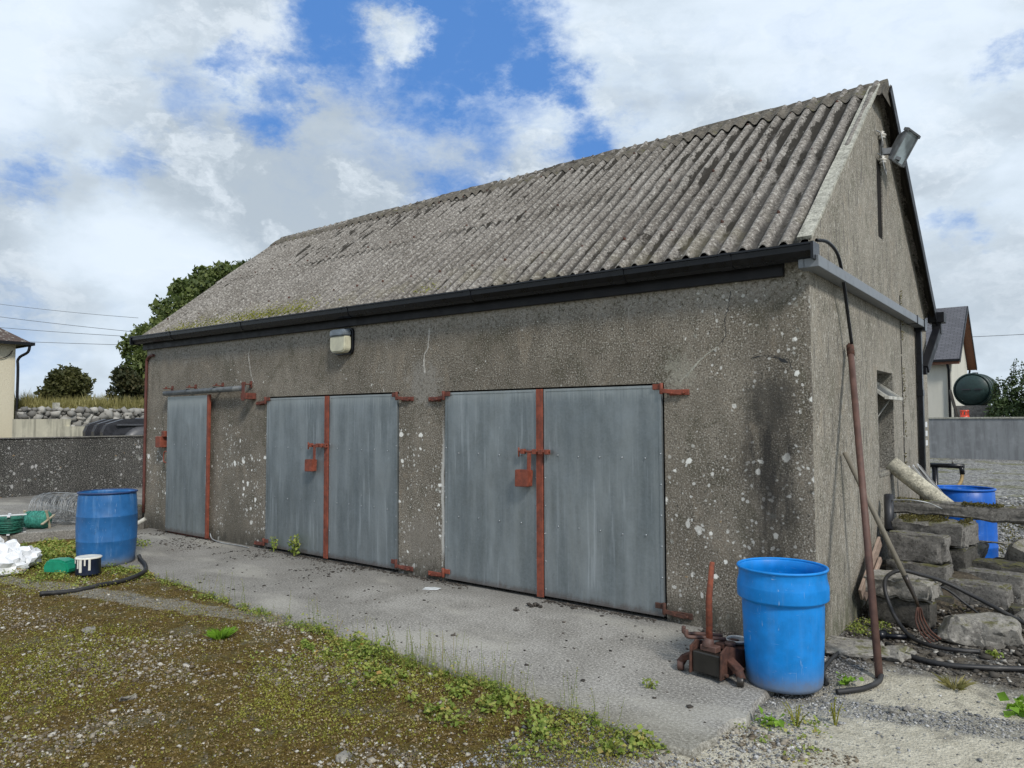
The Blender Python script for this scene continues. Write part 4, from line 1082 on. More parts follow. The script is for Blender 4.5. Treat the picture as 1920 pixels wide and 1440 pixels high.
# floodlight head: shallow dish housing behind a tilted glass front
_f = Vector((0.78, -0.36, -0.44)).normalized(); _a = (Vector((0.45, 0.02, 0.87)) - _f * Vector((0.45, 0.02, 0.87)).dot(_f)).normalized()
FR = Matrix((_a * 0.92, _f.cross(_a) * 0.82, _f)).transposed()   # local +z = facing
FC = Vector((0.205, 2.62, 4.29))
fl = thing('floodlight', FC, 0); 
fl.parent = shed
fl['label'] = 'grey floodlight with glass front on a bracket arm'
b = MB()
dom = []
for (sx, sy, z_) in ((0.17, 0.115, 0.0), (0.175, 0.12, -0.010), (0.165, 0.108, -0.035), (0.12, 0.08, -0.085), (0.05, 0.04, -0.10)):
    dom.append([FR @ Vector((px * sx / 1, py * sy / 1, z_)) for px, py in ((-1, -.75), (-.8, -1), (.8, -1), (1, -.75), (1, .75), (.8, 1), (-.8, 1), (-1, .75))])
V = [q for ring in dom for q in ring]; F = []
for i in range(4):
    for j in range(8): F.append((i * 8 + j, i * 8 + (j + 1) % 8, (i + 1) * 8 + (j + 1) % 8, (i + 1) * 8 + j))
F.append(tuple(range(32, 40)))
b.add(V, F); b.build('lamp_housing', M['lampgrey'], fl)
b = MB(); b.box(FR @ Vector((0, 0, 0.006)), (0.32, 0.21, 0.008), FR); b.build('lamp_glass', M['lampglass'], fl)
b = MB()
for sx, sy, lx, ly in ((0, 1, 0.36, 0.018), (0, -1, 0.36, 0.018), (1, 0, 0.018, 0.25), (-1, 0, 0.018, 0.25)):
    b.box(FR @ Vector((sx * 0.17, sy * 0.116, 0.006)), (lx, ly, 0.030), FR)
for sx in (-1, 1):
    for sy in (-1, 1): b.box(FR @ Vector((sx * 0.16, sy * 0.124, 0.004)), (0.03, 0.03, 0.045), FR)
b.build('lamp_frame', M['lampgrey'], fl)

# black cable from gutter end down to the leaning pole
b = MB(); b.tube(smoothpath([(0.06, -0.02, 2.87), (0.10, 0.12, 2.875), (0.11, 0.34, 2.83), (0.09, 0.55, 2.72), (0.075, 0.70, 2.56), (0.07, 0.80, 2.38), (0.075, 0.86, 2.20)], 8), 0.013, 8)
tag(b.build('cable', M['black']), 'black cable looping from the gutter end down to the leaning iron pole', 'cable')
# the pole
b = MB(); b.tube([(0.45, -0.31, -0.02), (0.055, 0.90, 2.15)], 0.024, 14); pole = b.build('pole', M['rustpole'])
tag(pole, 'long rusty brown iron pole leaning on the shed gable', 'pole')
b = MB(); b.tube([(0.062, 0.88, 2.11), (0.045, 0.93, 2.19)], 0.029, 12); b.tube([(0.052, 0.91, 2.165), (0.043, 0.935, 2.205)], 0.018, 10); b.build('pole_cap', M['rust'], pole)

# ================================================================== BARRELS
def barrel(name, loc, prof, mat, label, rim=None, floor_r=0.2, n=56):
    t = thing(name, loc, 0, label, 'barrel', 'blue plastic barrels')
    b = MB(); b.lathe(prof, n); b.add([(floor_r * math.cos(2 * math.pi * i / n), floor_r * math.sin(2 * math.pi * i / n), prof[-1][1]) for i in range(n)], [tuple(range(n))])
    b.build('body', mat, t, recalc=False)
    r, z, tr = rim[:3]
    b = MB(); R_ = [Vector((r * math.cos(2 * math.pi * i / n), r * math.sin(2 * math.pi * i / n), z)) for i in range(n)]
    V = []; F = []
    for i in range(n):
        a = 2 * math.pi * i / n
        for j in range(8):
            c = 2 * math.pi * j / 8; rr_ = r + tr * math.cos(c); V.append((rr_ * math.cos(a), rr_ * math.sin(a), z + tr * 0.9 * math.sin(c)))
    for i in range(n):
        for j in range(8): F.append((i * 8 + j, ((i + 1) % n) * 8 + j, ((i + 1) % n) * 8 + (j + 1) % 8, i * 8 + (j + 1) % 8))
    b.add(V, F, 0, True); b.build('rim', rim[3], t)
    return t
prof = [(0.195, 0.0), (0.212, 0.006), (0.221, 0.03), (0.232, 0.25), (0.239, 0.475), (0.2375, 0.500), (0.2385, 0.506), (0.2605, 0.520), (0.2655, 0.524), (0.2665, 0.530), (0.267, 0.596), (0.2665, 0.602), (0.256, 0.645),
        (0.2545, 0.676), (0.258, 0.690), (0.264, 0.700), (0.255, 0.702), (0.246, 0.69), (0.243, 0.64), (0.255, 0.60), (0.255, 0.54), (0.233, 0.505), (0.225, 0.25), (0.213, 0.02)]
barrel('barrel', (0.02, -0.80, -0.005), prof, M['barrel'], 'bright blue open barrel with wide raised band, beside the rusty jack at the corner', (0.259, 0.702, 0.009, M['barrel']), 0.213)
prof = [(0.285, 0.0), (0.300, 0.010), (0.306, 0.04), (0.318, 0.18), (0.323, 0.265), (0.325, 0.27), (0.323, 0.275), (0.328, 0.40), (0.326, 0.53), (0.328, 0.535), (0.325, 0.54), (0.318, 0.68), (0.310, 0.765), (0.302, 0.785),
        (0.298, 0.785), (0.300, 0.76), (0.315, 0.4), (0.29, 0.02)]
barrel('barrel', (-7.32, -1.60, -0.01), [(r_ * 0.95, z_ * 1.03) for r_, z_ in prof], M['barrel_old'], 'worn dull blue barrel with a dark rim standing near the sliding door', (0.297, 0.809, 0.012, M['rimdark']), 0.275)
prof = [(0.270, 0.0), (0.285, 0.015), (0.29, 0.1), (0.292, 0.30), (0.297, 0.31), (0.292, 0.32), (0.290, 0.60), (0.286, 0.74), (0.280, 0.88), (0.272, 0.885), (0.275, 0.80), (0.28, 0.3), (0.275, 0.02)]
barrel('barrel', (0.50, 3.58, -0.02), prof, M['barrel_far'], 'deep blue open barrel behind the concrete rubble under the yard tap', (0.283, 0.89, 0.013, M['barrel_far']), 0.275)

# ================================================================== TROLLEY JACK
jk = thing('trolley_jack', (-0.36, -0.96, 0.0), rad(-8), 'rusty brown trolley jack with an upright handle beside the bright blue barrel', 'jack')
jk.scale = (1.12, 1.12, 1.06)
b = MB()
for sx in (-0.095, 0.095):
    b.prism([(-0.10, 0.02), (-0.09, 0.175), (-0.03, 0.20), (0.08, 0.165), (0.30, 0.085), (0.32, 0.045), (0.08, 0.03)],
            lambda p, q=sx: (q - 0.006, p[0], p[1]), lambda p, q=sx: (q + 0.006, p[0], p[1]))
b.tube([(-0.12, -0.06, 0.045), (0.12, -0.06, 0.045)], 0.012, 8); b.tube([(-0.11, 0.29, 0.05), (0.11, 0.29, 0.05)], 0.012, 8)
b.build('side_plates', M['rust'], jk, bevel=0.003)
b = MB(); b.bb(-0.086, 0.086, -0.085, 0.02, 0.03, 0.15); b.bb(-0.05, 0.05, 0.02, 0.20, 0.05, 0.12); b.build('hydraulic_unit', M['oil'], jk, bevel=0.006)
b = MB(); b.tube([(-0.02, -0.03, 0.17), (-0.015, -0.02, 0.22)], [0.036, 0.024], 12); b.bb(-0.055, 0.045, -0.055, 0.0, 0.150, 0.185)
b.build('handle_socket', M['rustpole'], jk, bevel=0.004)
b = MB(); b.tube([(-0.015, -0.02, 0.20), (-0.025, 0.0, 0.45), (-0.01, 0.015, 0.66)], [0.019, 0.018, 0.014], 12); b.build('handle', M['rustorange'], jk)
b = MB(); b.bar((0.0, 0.06, 0.16), (0.0, 0.24, 0.15), 0.05, 0.03); b.bar((0.0, 0.08, 0.12), (0.0, 0.26, 0.11), 0.12, 0.025); b.build('lift_arm', M['rust'], jk, bevel=0.004)
b = MB(); b.lathe([(0.0, 0.185), (0.030, 0.185), (0.033, 0.178), (0.028, 0.160), (0.018, 0.145), (0.0, 0.14)], 18, (0.045, 0.10, 0.0)); b.build('saddle', M['rustpole'], jk)
for sx in (-1, 1):
    b = MB(); b.bar((sx * 0.09, 0.0, 0.115), (sx * 0.175, -0.03, 0.075), 0.055, 0.035); b.tube([(sx * 0.165, -0.03, 0.085), (sx * 0.19, -0.045, 0.04)], [0.022, 0.026], 10)
    c = b.build('caster', M['rust'], jk, bevel=0.004)
    b = MB(); b.tube([(sx * 0.185 - 0.016, -0.055, 0.031), (sx * 0.185 + 0.016, -0.04, 0.031)], 0.031, 18); b.build('wheel', M['rustpole'] if sx < 0 else M['oil'], c, bevel=0.003)
for q in (0.0, 0.055):
    b = MB(); ox, oy = -0.9 * q, 0.9 * q; b.tube(smoothpath([(0.0 + ox, 0.13 + oy, 0.185), (-0.09 + ox, 0.04 + oy, 0.195), (-0.155 + ox, -0.02 + oy, 0.20), (-0.160 + ox, -0.024 + oy, 0.24)], 5), 0.012, 8); b.build('lever_hook', M['rustpole'], jk)
for sx in (-1, 1):
    b = MB(); b.tube([(sx * 0.125 - 0.02, 0.29, 0.038), (sx * 0.125 + 0.02, 0.29, 0.038)], 0.038, 20); b.build('front_wheel', M['rust'], jk)
b = MB(); b.prism([(-0.085, 0.10), (0.10, 0.12), (0.10, 0.27), (-0.07, 0.27)], lambda p: (p[0], p[1], 0.148), lambda p: (p[0], p[1], 0.05)); b.build('rear_frame', M['rust'], jk, bevel=0.008)
# shallow steel dish resting on the back of the jack
t = thing('dish', (-0.295, -0.735, 0.160), 0.3, 'small pale rimmed steel dish resting on the back of the rusty jack', 'dish')
b = MB(); b.lathe([(0.0, 0.0), (0.050, 0.0), (0.064, 0.010), (0.068, 0.022), (0.064, 0.022), (0.050, 0.008), (0.0, 0.006)], 28); b.build('bowl', M['steelgrey'], t)
b = MB(); b.lathe([(0.064, 0.020), (0.070, 0.020), (0.073, 0.026), (0.068, 0.031), (0.063, 0.027), (0.064, 0.020)], 28); b.build('rim', M['porcelain'], t)

# ================================================================== FORK
fk = thing('manure_fork', (0.62, 0.72, 0.0), 0, 'long handled garden fork with curved rusty tines leaning on the shed gable', 'fork')
def rel(o, p): return (p[0] - o[0], p[1] - o[1], p[2] - o[2])
O = (0.62, 0.72, 0.0)
P0 = Vector((0.035, 0.72, 1.34)); P1 = Vector((0.445, 0.72, 0.40)); P2 = Vector((0.50, 0.72, 0.27))
b = MB(); b.tube([rel(O, P0), rel(O, P0.lerp(P1, 0.5)), rel(O, P1)], [0.019, 0.020, 0.019], 12); b.build('handle', M['wood'], fk)
b = MB(); b.tube([rel(O, P1 - (P2 - P1) * 0.3), rel(O, P1), rel(O, P2), rel(O, P2 + Vector((0.012, 0, -0.05)))], [0.022, 0.020, 0.013, 0.010], 12); b.build('ferrule', M['oil'], fk)
for k in range(4):
    q = k - 1.5
    b = MB(); b.tube(smoothpath([rel(O, (0.512, 0.72, 0.222)), rel(O, (0.515 + q * 0.006, 0.72 + q * 0.022, 0.20)), rel(O, (0.520 + q * 0.010, 0.715 + q * 0.042, 0.13)), rel(O, (0.560 + q * 0.012, 0.70 + q * 0.048, 0.05)), rel(O, (0.625 + q * 0.014, 0.685 + q * 0.05, 0.0))], 6), 0.0065, 8)
    b.build('tine', M['rust'], fk)

# ================================================================== HOSES
def hose(pts, r, label, mat='blackmatt', name='hose', group=None):
    b = MB(); b.tube(smoothpath(pts, 10), r, 10)
    return tag(b.build(name, M[mat]), label, 'hose', group)
g = lambda x, y, h=0.022: (x, y, float(gz(x, y)) + h)
hose([g(0.22, -0.62), g(0.14, -0.40), g(0.13, -0.04, .03), g(0.16, 0.30, .03), g(0.26, 0.50), g(0.31, 0.47)], 0.013, 'thin black hose curving round from behind the bright blue barrel to the pole')
hose([g(0.345, 0.47, .02), g(0.51, 0.26), g(0.77, 0.18), g(1.16, 0.36), g(1.7, 0.75), g(2.4, 0.9)], 0.018, 'thick black hose lying on the gravel in front of the rubble, running right')
hose([g(0.30, -0.72), g(0.36, -0.66), g(0.42, -0.57), g(0.465, -0.42), g(0.46, -0.30)], 0.016, 'short bent black hose piece at the foot of the iron pole')
hose([g(0.90, 0.60, .03), g(0.76, 0.54, .03), g(0.62, 0.56, .03), g(0.47, 0.66, .04), (0.35, 0.78, 0.10), (0.27, 0.86, 0.26), (0.27, 0.90, 0.37), (0.36, 0.94, 0.43), (0.48, 1.05, 0.395), (0.62, 1.18, 0.335), (0.82, 1.22, 0.24), (1.08, 1.12, 0.14), (1.35, 1.0, 0.05), (1.8, 0.9, 0.0)], 0.015, 'looped black hose rising over the front concrete blocks beside the fork')
hose([(0.50, 1.24, 0.30), (0.62, 1.36, 0.24), (0.76, 1.38, 0.13), (0.95, 1.30, 0.03), (1.2, 1.35, 0.0)], 0.009, 'thin black hose lying between the concrete blocks under the looped hose')
hose([(-7.30, -1.24, 0.02), (-7.08, -1.33, 0.02), (-6.72, -1.45, 0.02), (-6.40, -1.60, 0.02), (-6.24, -1.76, 0.012), g(-6.19, -1.95, .02), g(-6.16, -2.14, .02), g(-6.14, -2.39, .015), g(-6.19, -2.67, .03)], 0.022, 'thick black hose curling out from the worn blue barrel into the weeds')

# ================================================================== RUBBLE PILE
def block(size, loc, rz, mat, label, tilt=(0, 0), rough=0.003, bevel=0.010, name='concrete_block', group='loose concrete blocks by the gable'):
    b = MB(); b.box((0, 0, 0), size)
    me = b.mesh(name, bevel=bevel, seg=2, jit=0, cuts=4)
    bm = bmesh.new(); bm.from_mesh(me)
    bmesh.ops.subdivide_edges(bm, edges=[e for e in bm.edges if e.calc_length() > 0.035], cuts=1, use_grid_fill=True)
    sx = random.uniform(0, 99)
    for v in bm.verts:
        c = v.co; k = (float(vn(c.x * 22 + sx, c.y * 22 + c.z * 17)) - 0.5) * rough * 5 + (float(vn(c.x * 60 + sx, c.z * 60 + c.y * 43)) - 0.5) * rough * 2
        ed_ = sum(abs(c[i]) > size[i] * 0.44 for i in range(3)); chip = max(0, float(vn(c.x * 13 + sx, c.y * 13 + c.z * 11)) - 0.55) * 0.10 * (ed_ >= 2)
        v.co += v.normal * (k * 1.0 - chip)
    bm.to_mesh(me); bm.free()
    me.polygons.foreach_set('use_smooth', [True] * len(me.polygons)); me.set_sharp_from_angle(angle=rad(42))
    o = link(name, me, M[mat]); o.location = loc; o.rotation_euler = (tilt[0], tilt[1], rz)
    return tag(o, label, 'block', group)
def rock(size, loc, rz, mat, label, seed, group=None, name='concrete_rubble', tilt=(0, 0)):
    rnd = random.Random(seed); bm = bmesh.new()
    for _ in range(16):
        v = Vector([rnd.uniform(-1, 1) for _ in range(3)]); m_ = max(abs(v.x), abs(v.y), abs(v.z)); v = v / m_ * rnd.uniform(0.85, 1)
        bm.verts.new((v.x * size[0] / 2, v.y * size[1] / 2, v.z * size[2] / 2))
    r = bmesh.ops.convex_hull(bm, input=bm.verts)
    bmesh.ops.delete(bm, geom=[v for v in bm.verts if not v.link_faces], context='VERTS')
    bmesh.ops.bevel(bm, geom=list(bm.edges), offset=min(size) * 0.06, segments=1, affect='EDGES')
    bmesh.ops.triangulate(bm, faces=bm.faces)
    bmesh.ops.subdivide_edges(bm, edges=[e for e in bm.edges if e.calc_length() > 0.05], cuts=2)
    bmesh.ops.triangulate(bm, faces=bm.faces)
    for v in bm.verts:
        c = v.co; v.co += v.normal * ((float(vn(c.x * 18 + seed, c.y * 18 + c.z * 15)) - 0.5) * 0.03 + (float(vn(c.x * 50 + seed, c.z * 50 + c.y * 33)) - 0.5) * 0.012) if v.normal.length > 0 else Vector()
    me = bpy.data.meshes.new(name); bm.to_mesh(me); bm.free()
    o = link(name, me, M[mat]); o.location = loc; o.rotation_euler = (tilt[0], tilt[1], rz)
    return tag(o, label, 'rubble', group)
RZ = rad(6)
block((0.46, 0.24, 0.21), (0.325, 1.16, 0.085), rad(-7), 'blockdark', 'dark block at ground level, bottom of the front stack by the gable')
block((0.50, 0.30, 0.15), (0.335, 1.16, 0.272), rad(-10), 'rockgrey', 'rough mossy block lying on the front stack, topped by the looped hose', rough=0.009, bevel=0.02)
block((0.47, 0.22, 0.15), (0.40, 1.56, 0.085), RZ, 'blockdark', 'dark block low down behind the front stack')
block((0.50, 0.24, 0.20), (0.36, 1.78, 0.145), rad(-9), 'blockdark', 'dark block hidden low in the middle stack by the gable')
block((0.47, 0.24, 0.14), (0.37, 1.70, 0.315), rad(-8), 'block', 'mossy block directly under the big smooth block of the middle stack', rough=0.005)
block((0.44, 0.18, 0.235), (0.375, 1.70, 0.505), rad(-10), 'block', 'smooth upright grey block on top of the middle stack by the gable')
block((0.58, 0.42, 0.20), (0.44, 2.06, 0.60), rad(-9), 'block', 'moss topped block under the long concrete post', rough=0.007, bevel=0.02)
block((0.55, 0.45, 0.25), (0.45, 2.08, 0.37), rad(-8), 'blockdark', 'dark block wedged under the moss topped block', rough=0.006)
block((0.50, 0.42, 0.28), (0.45, 2.15, 0.10), rad(3), 'blockdark', 'dark block at the base behind the middle stack', rough=0.006)
block((0.46, 0.20, 0.215), (0.79, 1.64, 0.175), rad(-8), 'block', 'squared grey block in front of the right hand stack behind the flat slab')
block((0.46, 0.21, 0.24), (0.88, 1.87, 0.215), rad(-9), 'block', 'grey block standing just behind the squared block of the right hand stack')
block((0.50, 0.22, 0.215), (0.86, 2.12, 0.275), rad(-10), 'blockdark', 'dark mossy block at the back of the right hand stack', rough=0.005)
block((0.42, 0.22, 0.10), (0.72, 1.68, 0.02), rad(-5), 'blockdark', 'sunken block under the squared grey block of the right hand stack')
block((0.44, 0.22, 0.20), (1.24, 1.95, 0.20), rad(-8), 'block', 'grey block at the right edge beside the big mossy chunk')
block((0.44, 0.22, 0.16), (1.20, 1.62, 0.06), rad(20), 'blockdark', 'low block at the right edge of the rubble pile')
rock((0.60, 0.36, 0.24), (0.86, 0.98, 0.045), rad(14), 'rockgrey', 'large flat angular slab of broken concrete lying in front of the pile', 5, 'lumps of broken concrete')
rock((0.52, 0.56, 0.44), (1.17, 2.52, 0.34), rad(10), 'rockgrey', 'big mossy chunk of broken concrete beneath the right end of the concrete post', 12, 'lumps of broken concrete')
rock((0.34, 0.30, 0.36), (0.60, 2.62, 0.30), rad(40), 'rockgrey', 'dark lump of broken concrete below the middle of the post', 27, 'lumps of broken concrete')
rock((0.26, 0.26, 0.22), (1.18, 1.45, 0.06), rad(30), 'rockgrey', 'rounded grey lump at the right edge in front of the low block', 33, 'lumps of broken concrete')
rock((0.22, 0.16, 0.10), (0.58, 1.50, 0.02), rad(70), 'blockdark', 'small dark lump between the two front stacks', 40, 'lumps of broken concrete')
rock((0.46, 0.40, 0.075), (0.19, 0.20, -0.012), rad(20), 'rockgrey', 'thin flat broken slab lying at the foot of the shed corner', 52, 'lumps of broken concrete')
rock((0.30, 0.26, 0.06), (0.42, 0.24, -0.012), rad(75), 'rockgrey', 'small flat broken slab lying just behind the iron pole', 57, 'lumps of broken concrete')
# debris mound and shattered foot of the gable
def mound():
    n_ = 40; xs = np.linspace(0.0, 2.4, n_); ys = np.linspace(1.0, 4.0, n_); X, Y = np.meshgrid(xs, ys)
    r = np.exp(-((X - 0.55) / 0.75) ** 4 - ((Y - 2.35) / 0.95) ** 4)
    Z = -0.06 + r * (0.36 + (fbm(X, Y, 4) - 0.5) * 0.35) + (fbm(X, Y, 9, 2) - 0.5) * 0.05 * r
    I = np.arange(n_ * n_).reshape(n_, n_); F = np.stack([I[:-1, :-1], I[:-1, 1:], I[1:, 1:], I[1:, :-1]], -1).reshape(-1, 4)
    return tag(link('rubble_mound', np_mesh('rubble_mound', np.stack([X, Y, Z], -1).reshape(-1, 3), F), M['soil']), kind='structure')
mound()
pst = block((1.16, 0.13, 0.125), (0.63, 2.36, 0.765), rad(3), 'block', 'long mossy concrete post laid across the rubble in front of the deep blue barrel', tilt=(0.05, 0.02), rough=0.008, bevel=0.018, name='concrete_post', group=None)
pst['category'] = 'post'
b = MB(); b.bar((0.07, 0.95, 0.20), (0.10, 1.55, 0.55), 0.022, 0.10)
tag(b.build('timber_plank', M['timber'], bevel=0.004, cuts=2, jit=0.0015), 'split pinkish timber plank leaning on the broken foot of the gable', 'plank')
b = MB(); b.bar((0.085, 1.02, 0.16), (0.13, 1.42, 0.42), 0.018, 0.05)
tag(b.build('timber_plank', M['timber'], bevel=0.003, cuts=2, jit=0.0015), 'narrow timber strip lying under the split pinkish plank by the gable', 'plank')
b = MB(); b.lathe([(0.064, -0.32), (0.078, -0.32), (0.078, 0.32), (0.064, 0.32), (0.064, -0.32)], 26, (0.25, 2.62, 0.955), (Vector((0.36, -0.02, -0.30))).to_track_quat('Z', 'Y').to_matrix())
tag(b.build('pipe', M['asbestos']), 'cream cement pipe leaning from the window sill onto the rubble', 'pipe')
b = MB(); b.tube([(0.085, 2.05, 0.90), (0.11, 1.90, 0.60)], 0.040, 14)
tag(b.build('pipe', M['tankblack']), 'short dark grey plastic pipe standing between the blocks and the gable', 'pipe')
for i in range(6):
    b = MB(); x = 0.115 + i * 0.020; b.bar((x, 2.86, 1.125 + i * 0.006 - (i % 2) * 0.02), (x + 0.27, 2.80, 0.80 - (i % 3) * 0.01), 0.012, 0.014)
    tag(b.build('metal_strip', M['steelgrey'] if i % 2 else M['white']), 'thin metal strip in the bundle leaning beside the cream pipe', 'metal strip', 'bundle of thin metal strips')
b = MB(); b.tube(smoothpath([(0.12, 2.0, 0.86), (0.25, 1.98, 0.875), (0.40, 2.02, 0.855), (0.50, 2.1, 0.80)], 6), 0.006, 6)
tag(b.build('wire', M['wiregrey']), 'thin pale wire lying across the blocks beneath the cream pipe', 'wire')
# fitting on the ground
b = MB(); b.tube([g(0.26, 0.58, .035), g(0.30, 0.64, .035)], 0.035, 16); b.tube([g(0.28, 0.60, .035), g(0.48, 0.70, .03)], 0.018, 10)
tag(b.build('pipe_fitting', M['black']), 'black plastic pipe fitting on the ground behind the iron pole', 'fitting')
# yard tap
tp = thing('yard_tap', (0.0, 5.08, 0.0), 0, 'black standpipe and tap beside the back corner of the gable with yellow hose', 'tap')
b = MB(); b.tube([(0.04, 0, -0.05), (0.04, 0, 1.0)], 0.035, 12); b.tube([(-0.02, 0, 1.02), (0.36, -0.05, 1.02)], 0.030, 12); b.tube([(0.33, -0.05, 1.02), (0.34, -0.05, 0.92)], 0.028, 10); b.build('standpipe', M['black'], tp)
b = MB(); b.tube([(0.24, -0.03, 1.03), (0.24, -0.03, 1.10)], 0.012, 8); b.bb(0.21, 0.27, -0.04, -0.02, 1.10, 1.115); b.build('tap_handle', M['steelgrey'], tp)
b = MB(); b.tube(smoothpath([(0.34, -0.05, 0.93), (0.32, -0.12, 0.82), (0.24, -0.35, 0.72), (0.22, -0.6, 0.66), (0.28, -1.3, 0.60)], 8), 0.020, 10); b.build('tap_hose', M['hose_yellow'], tp)

# ================================================================== LEFT YARD CLUTTER
def reel(loc, rz, r, w_, mat, label, turns=9, endmat='reelend', upright=False):
    t = thing('wire_reel', loc, rz, label, 'reel')
    Rm = Matrix.Identity(3) if upright else Matrix.Rotation(rad(90), 3, 'Y')
    c0 = Vector((0, 0, w_ / 2)) if upright else Vector((0, 0, r))
    b = MB(); b.lathe([(r * 0.2, -w_ / 2 + .01), (r * 0.86, -w_ / 2 + .01), (r * 0.90, 0), (r * 0.86, w_ / 2 - .01), (r * 0.2, w_ / 2 - .01)], 22, c0, Rm)
    for k in range(turns * 3):
        pts = []; off = random.uniform(-w_ * 0.42, w_ * 0.42); tl = random.uniform(-.04, .04)
        for i in range(25):
            a = 2 * math.pi * i / 24; rr_ = r * random.uniform(0.90, 0.99)
            pts.append(c0 + Rm @ Vector((rr_ * math.cos(a), rr_ * math.sin(a), off + tl * math.sin(a))))
        b.tube(pts, 0.0045, 5, cap=False)
    b.build('winding', M[mat], t)
    for s in (-1, 1):
        b = MB()
        for a in (0, 90): 
            d_ = Vector((math.cos(rad(a + 20)), math.sin(rad(a + 20)), 0)) * r * 1.15
            b.bar(c0 + Rm @ (d_ + Vector((0, 0, s * w_ / 2))), c0 + Rm @ (-d_ + Vector((0, 0, s * w_ / 2))), 0.035, 0.014)
        b.build('flange', M[endmat], t)
    return t
reel((-9.98, -1.72, 0.10), rad(50), 0.17, 0.24, 'wiregreen', 'dark green wire reel at the left of the raised yard with a white end', endmat='white', upright=True)
reel((-10.15, -1.32, 0.10), rad(38), 0.125, 0.30, 'wireteal', 'teal twine reel with wooden flanges lying between the dark reel and the mesh roll')
mr_ = thing('mesh_roll', (-10.35, -0.95, 0.10), rad(35), 'tangled roll of grey wire mesh on the raised yard behind the worn blue barrel', 'wire mesh')
b = MB()
for k in range(64):
    r0 = random.uniform(0.10, 0.24); off = random.uniform(-0.33, 0.33); pts = []
    tx, ty = random.uniform(-.25, .25), random.uniform(-.25, .25)
    for i in range(19):
        a = 2 * math.pi * i / 18; rr_ = r0 * random.uniform(0.93, 1.07)
        pts.append((off + tx * math.cos(a) * r0 + ty * math.sin(a) * r0, rr_ * math.cos(a), 0.235 + rr_ * 0.95 * math.sin(a)))
    b.tube(pts, 0.0035, 4, cap=False)
for k in range(26):
    a = random.uniform(0, 6.28); r0 = random.uniform(0.15, 0.24)
    b.tube([(xx, r0 * math.cos(a + xx * 1.2), 0.235 + r0 * .95 * math.sin(a + xx * 1.2)) for xx in np.linspace(-0.34, 0.34, 7)], 0.0035, 4, cap=False)
b.build('mesh', M['wiregrey'], mr_)
# paint tin
t = thing('paint_tin', (-6.86, -1.98, -0.01), 0.4, 'navy paint tin with cream paint run down its side, left of the hose', 'paint tin')
b = MB(); b.lathe([(0.0, 0.0), (0.118, 0.0), (0.120, 0.01), (0.120, 0.165), (0.123, 0.172)], 30); b.build('body', M['tin'], t)
b = MB(); b.lathe([(0.126, 0.168), (0.128, 0.178), (0.120, 0.184), (0.095, 0.182), (0.0, 0.178)], 30, wob=lambda a, z: 0.03 * math.sin(3 * a))
for a, l_ in ((-95, 0.10), (-80, 0.14), (-60, 0.07), (-40, 0.12), (-120, 0.05)):
    c, s_ = math.cos(rad(a)), math.sin(rad(a)); b.bar((0.123 * c, 0.123 * s_, 0.175), (0.123 * c, 0.123 * s_, 0.175 - l_), random.uniform(0.012, 0.03), 0.006, up=(c, s_, 0))
b.build('spilt_paint', M['whitepaint'], t)
# green container
b = MB(); b.prism([(-0.14, 0), (0.14, 0), (0.15, 0.05), (0.12, 0.125), (0.03, 0.15), (-0.10, 0.145), (-0.15, 0.07)], lambda p: (p[0], -0.09, p[1]), lambda p: (p[0] * 0.96, 0.09, p[1] * 0.97))
o = b.build('plastic_container', M['greenplastic'], None, (-7.18, -2.12, -0.01), rad(30), bevel=0.018, seg=2)
tag(o, 'green plastic container lying between the white bags and the paint tin', 'container')
# heap of white plastic bags
def bag(loc, size, seed, mat, label):
    bm = bmesh.new(); bmesh.ops.create_icosphere(bm, subdivisions=3, radius=1.0)
    for v in bm.verts:
        c = v.co.copy()
        rdg = abs(float(vn(c.x * 2.6 + seed, c.y * 2.6 + c.z * 2.1)) - 0.5) * 1.0 + abs(float(vn(c.x * 4 + seed, c.z * 4 + c.y * 3)) - 0.5) * 0.30
        v.co = c * (0.72 + rdg); v.co.z = max(v.co.z, -0.35)
        v.co = Vector((v.co.x * size[0], v.co.y * size[1], v.co.z * size[2]))
    me = bpy.data.meshes.new('plastic_bag'); bm.to_mesh(me); bm.free()
    o = link('plastic_bag', me, M[mat]); o.location = loc; o.rotation_euler.z = seed
    return tag(o, label, 'bag', 'plastic bags dumped on the left')
bag((-7.62, -2.52, 0.03), (0.21, 0.14, 0.15), 1.2, 'bag', 'crumpled white bag in front, nearest the green container')
bag((-7.85, -2.22, 0.06), (0.20, 0.15, 0.15), 2.7, 'bag', 'crumpled white bag behind, nearest the weeds by the worn barrel')
bag((-8.05, -2.55, 0.10), (0.26, 0.20, 0.20), 4.1, 'bag', 'large white bag in the middle of the bag heap')
bag((-8.40, -2.45, 0.12), (0.26, 0.20, 0.24), 5.9, 'bag', 'tallest white bag at the back of the heap against the left edge')
bag((-7.85, -2.80, 0.04), (0.25, 0.16, 0.12), 7.3, 'bag', 'flattened white bag low at the left edge of the heap')
bag((-8.12, -2.3, 0.1), (0.14, 0.12, 0.16), 9.7, 'bag', 'small knotted white bag on top of the heap')
bag((-7.72, -2.36, 0.05), (0.13, 0.1, 0.13), 11.3, 'bag', 'small white bag between the front bag and the rear bag of the heap')
bag((-7.66, -2.70, 0.00), (0.16, 0.08, 0.05), 8.8, 'bagblue', 'blue scrap of bag under the white bags')
b = MB(); b.prism([(-0.07, -0.05), (0.08, -0.04), (0.09, 0.03), (0.0, 0.06), (-0.08, 0.04)], lambda p: (p[0], p[1], 0.006 + 0.03 * p[0]), lambda p: (p[0], p[1], 0.002 + 0.03 * p[0]))
tag(b.build('paper_scrap', M['paper'], None, (-3.42, -0.33, 0.002), rad(20)), 'pale flat scrap on the concrete in front of the large doors', 'scrap')
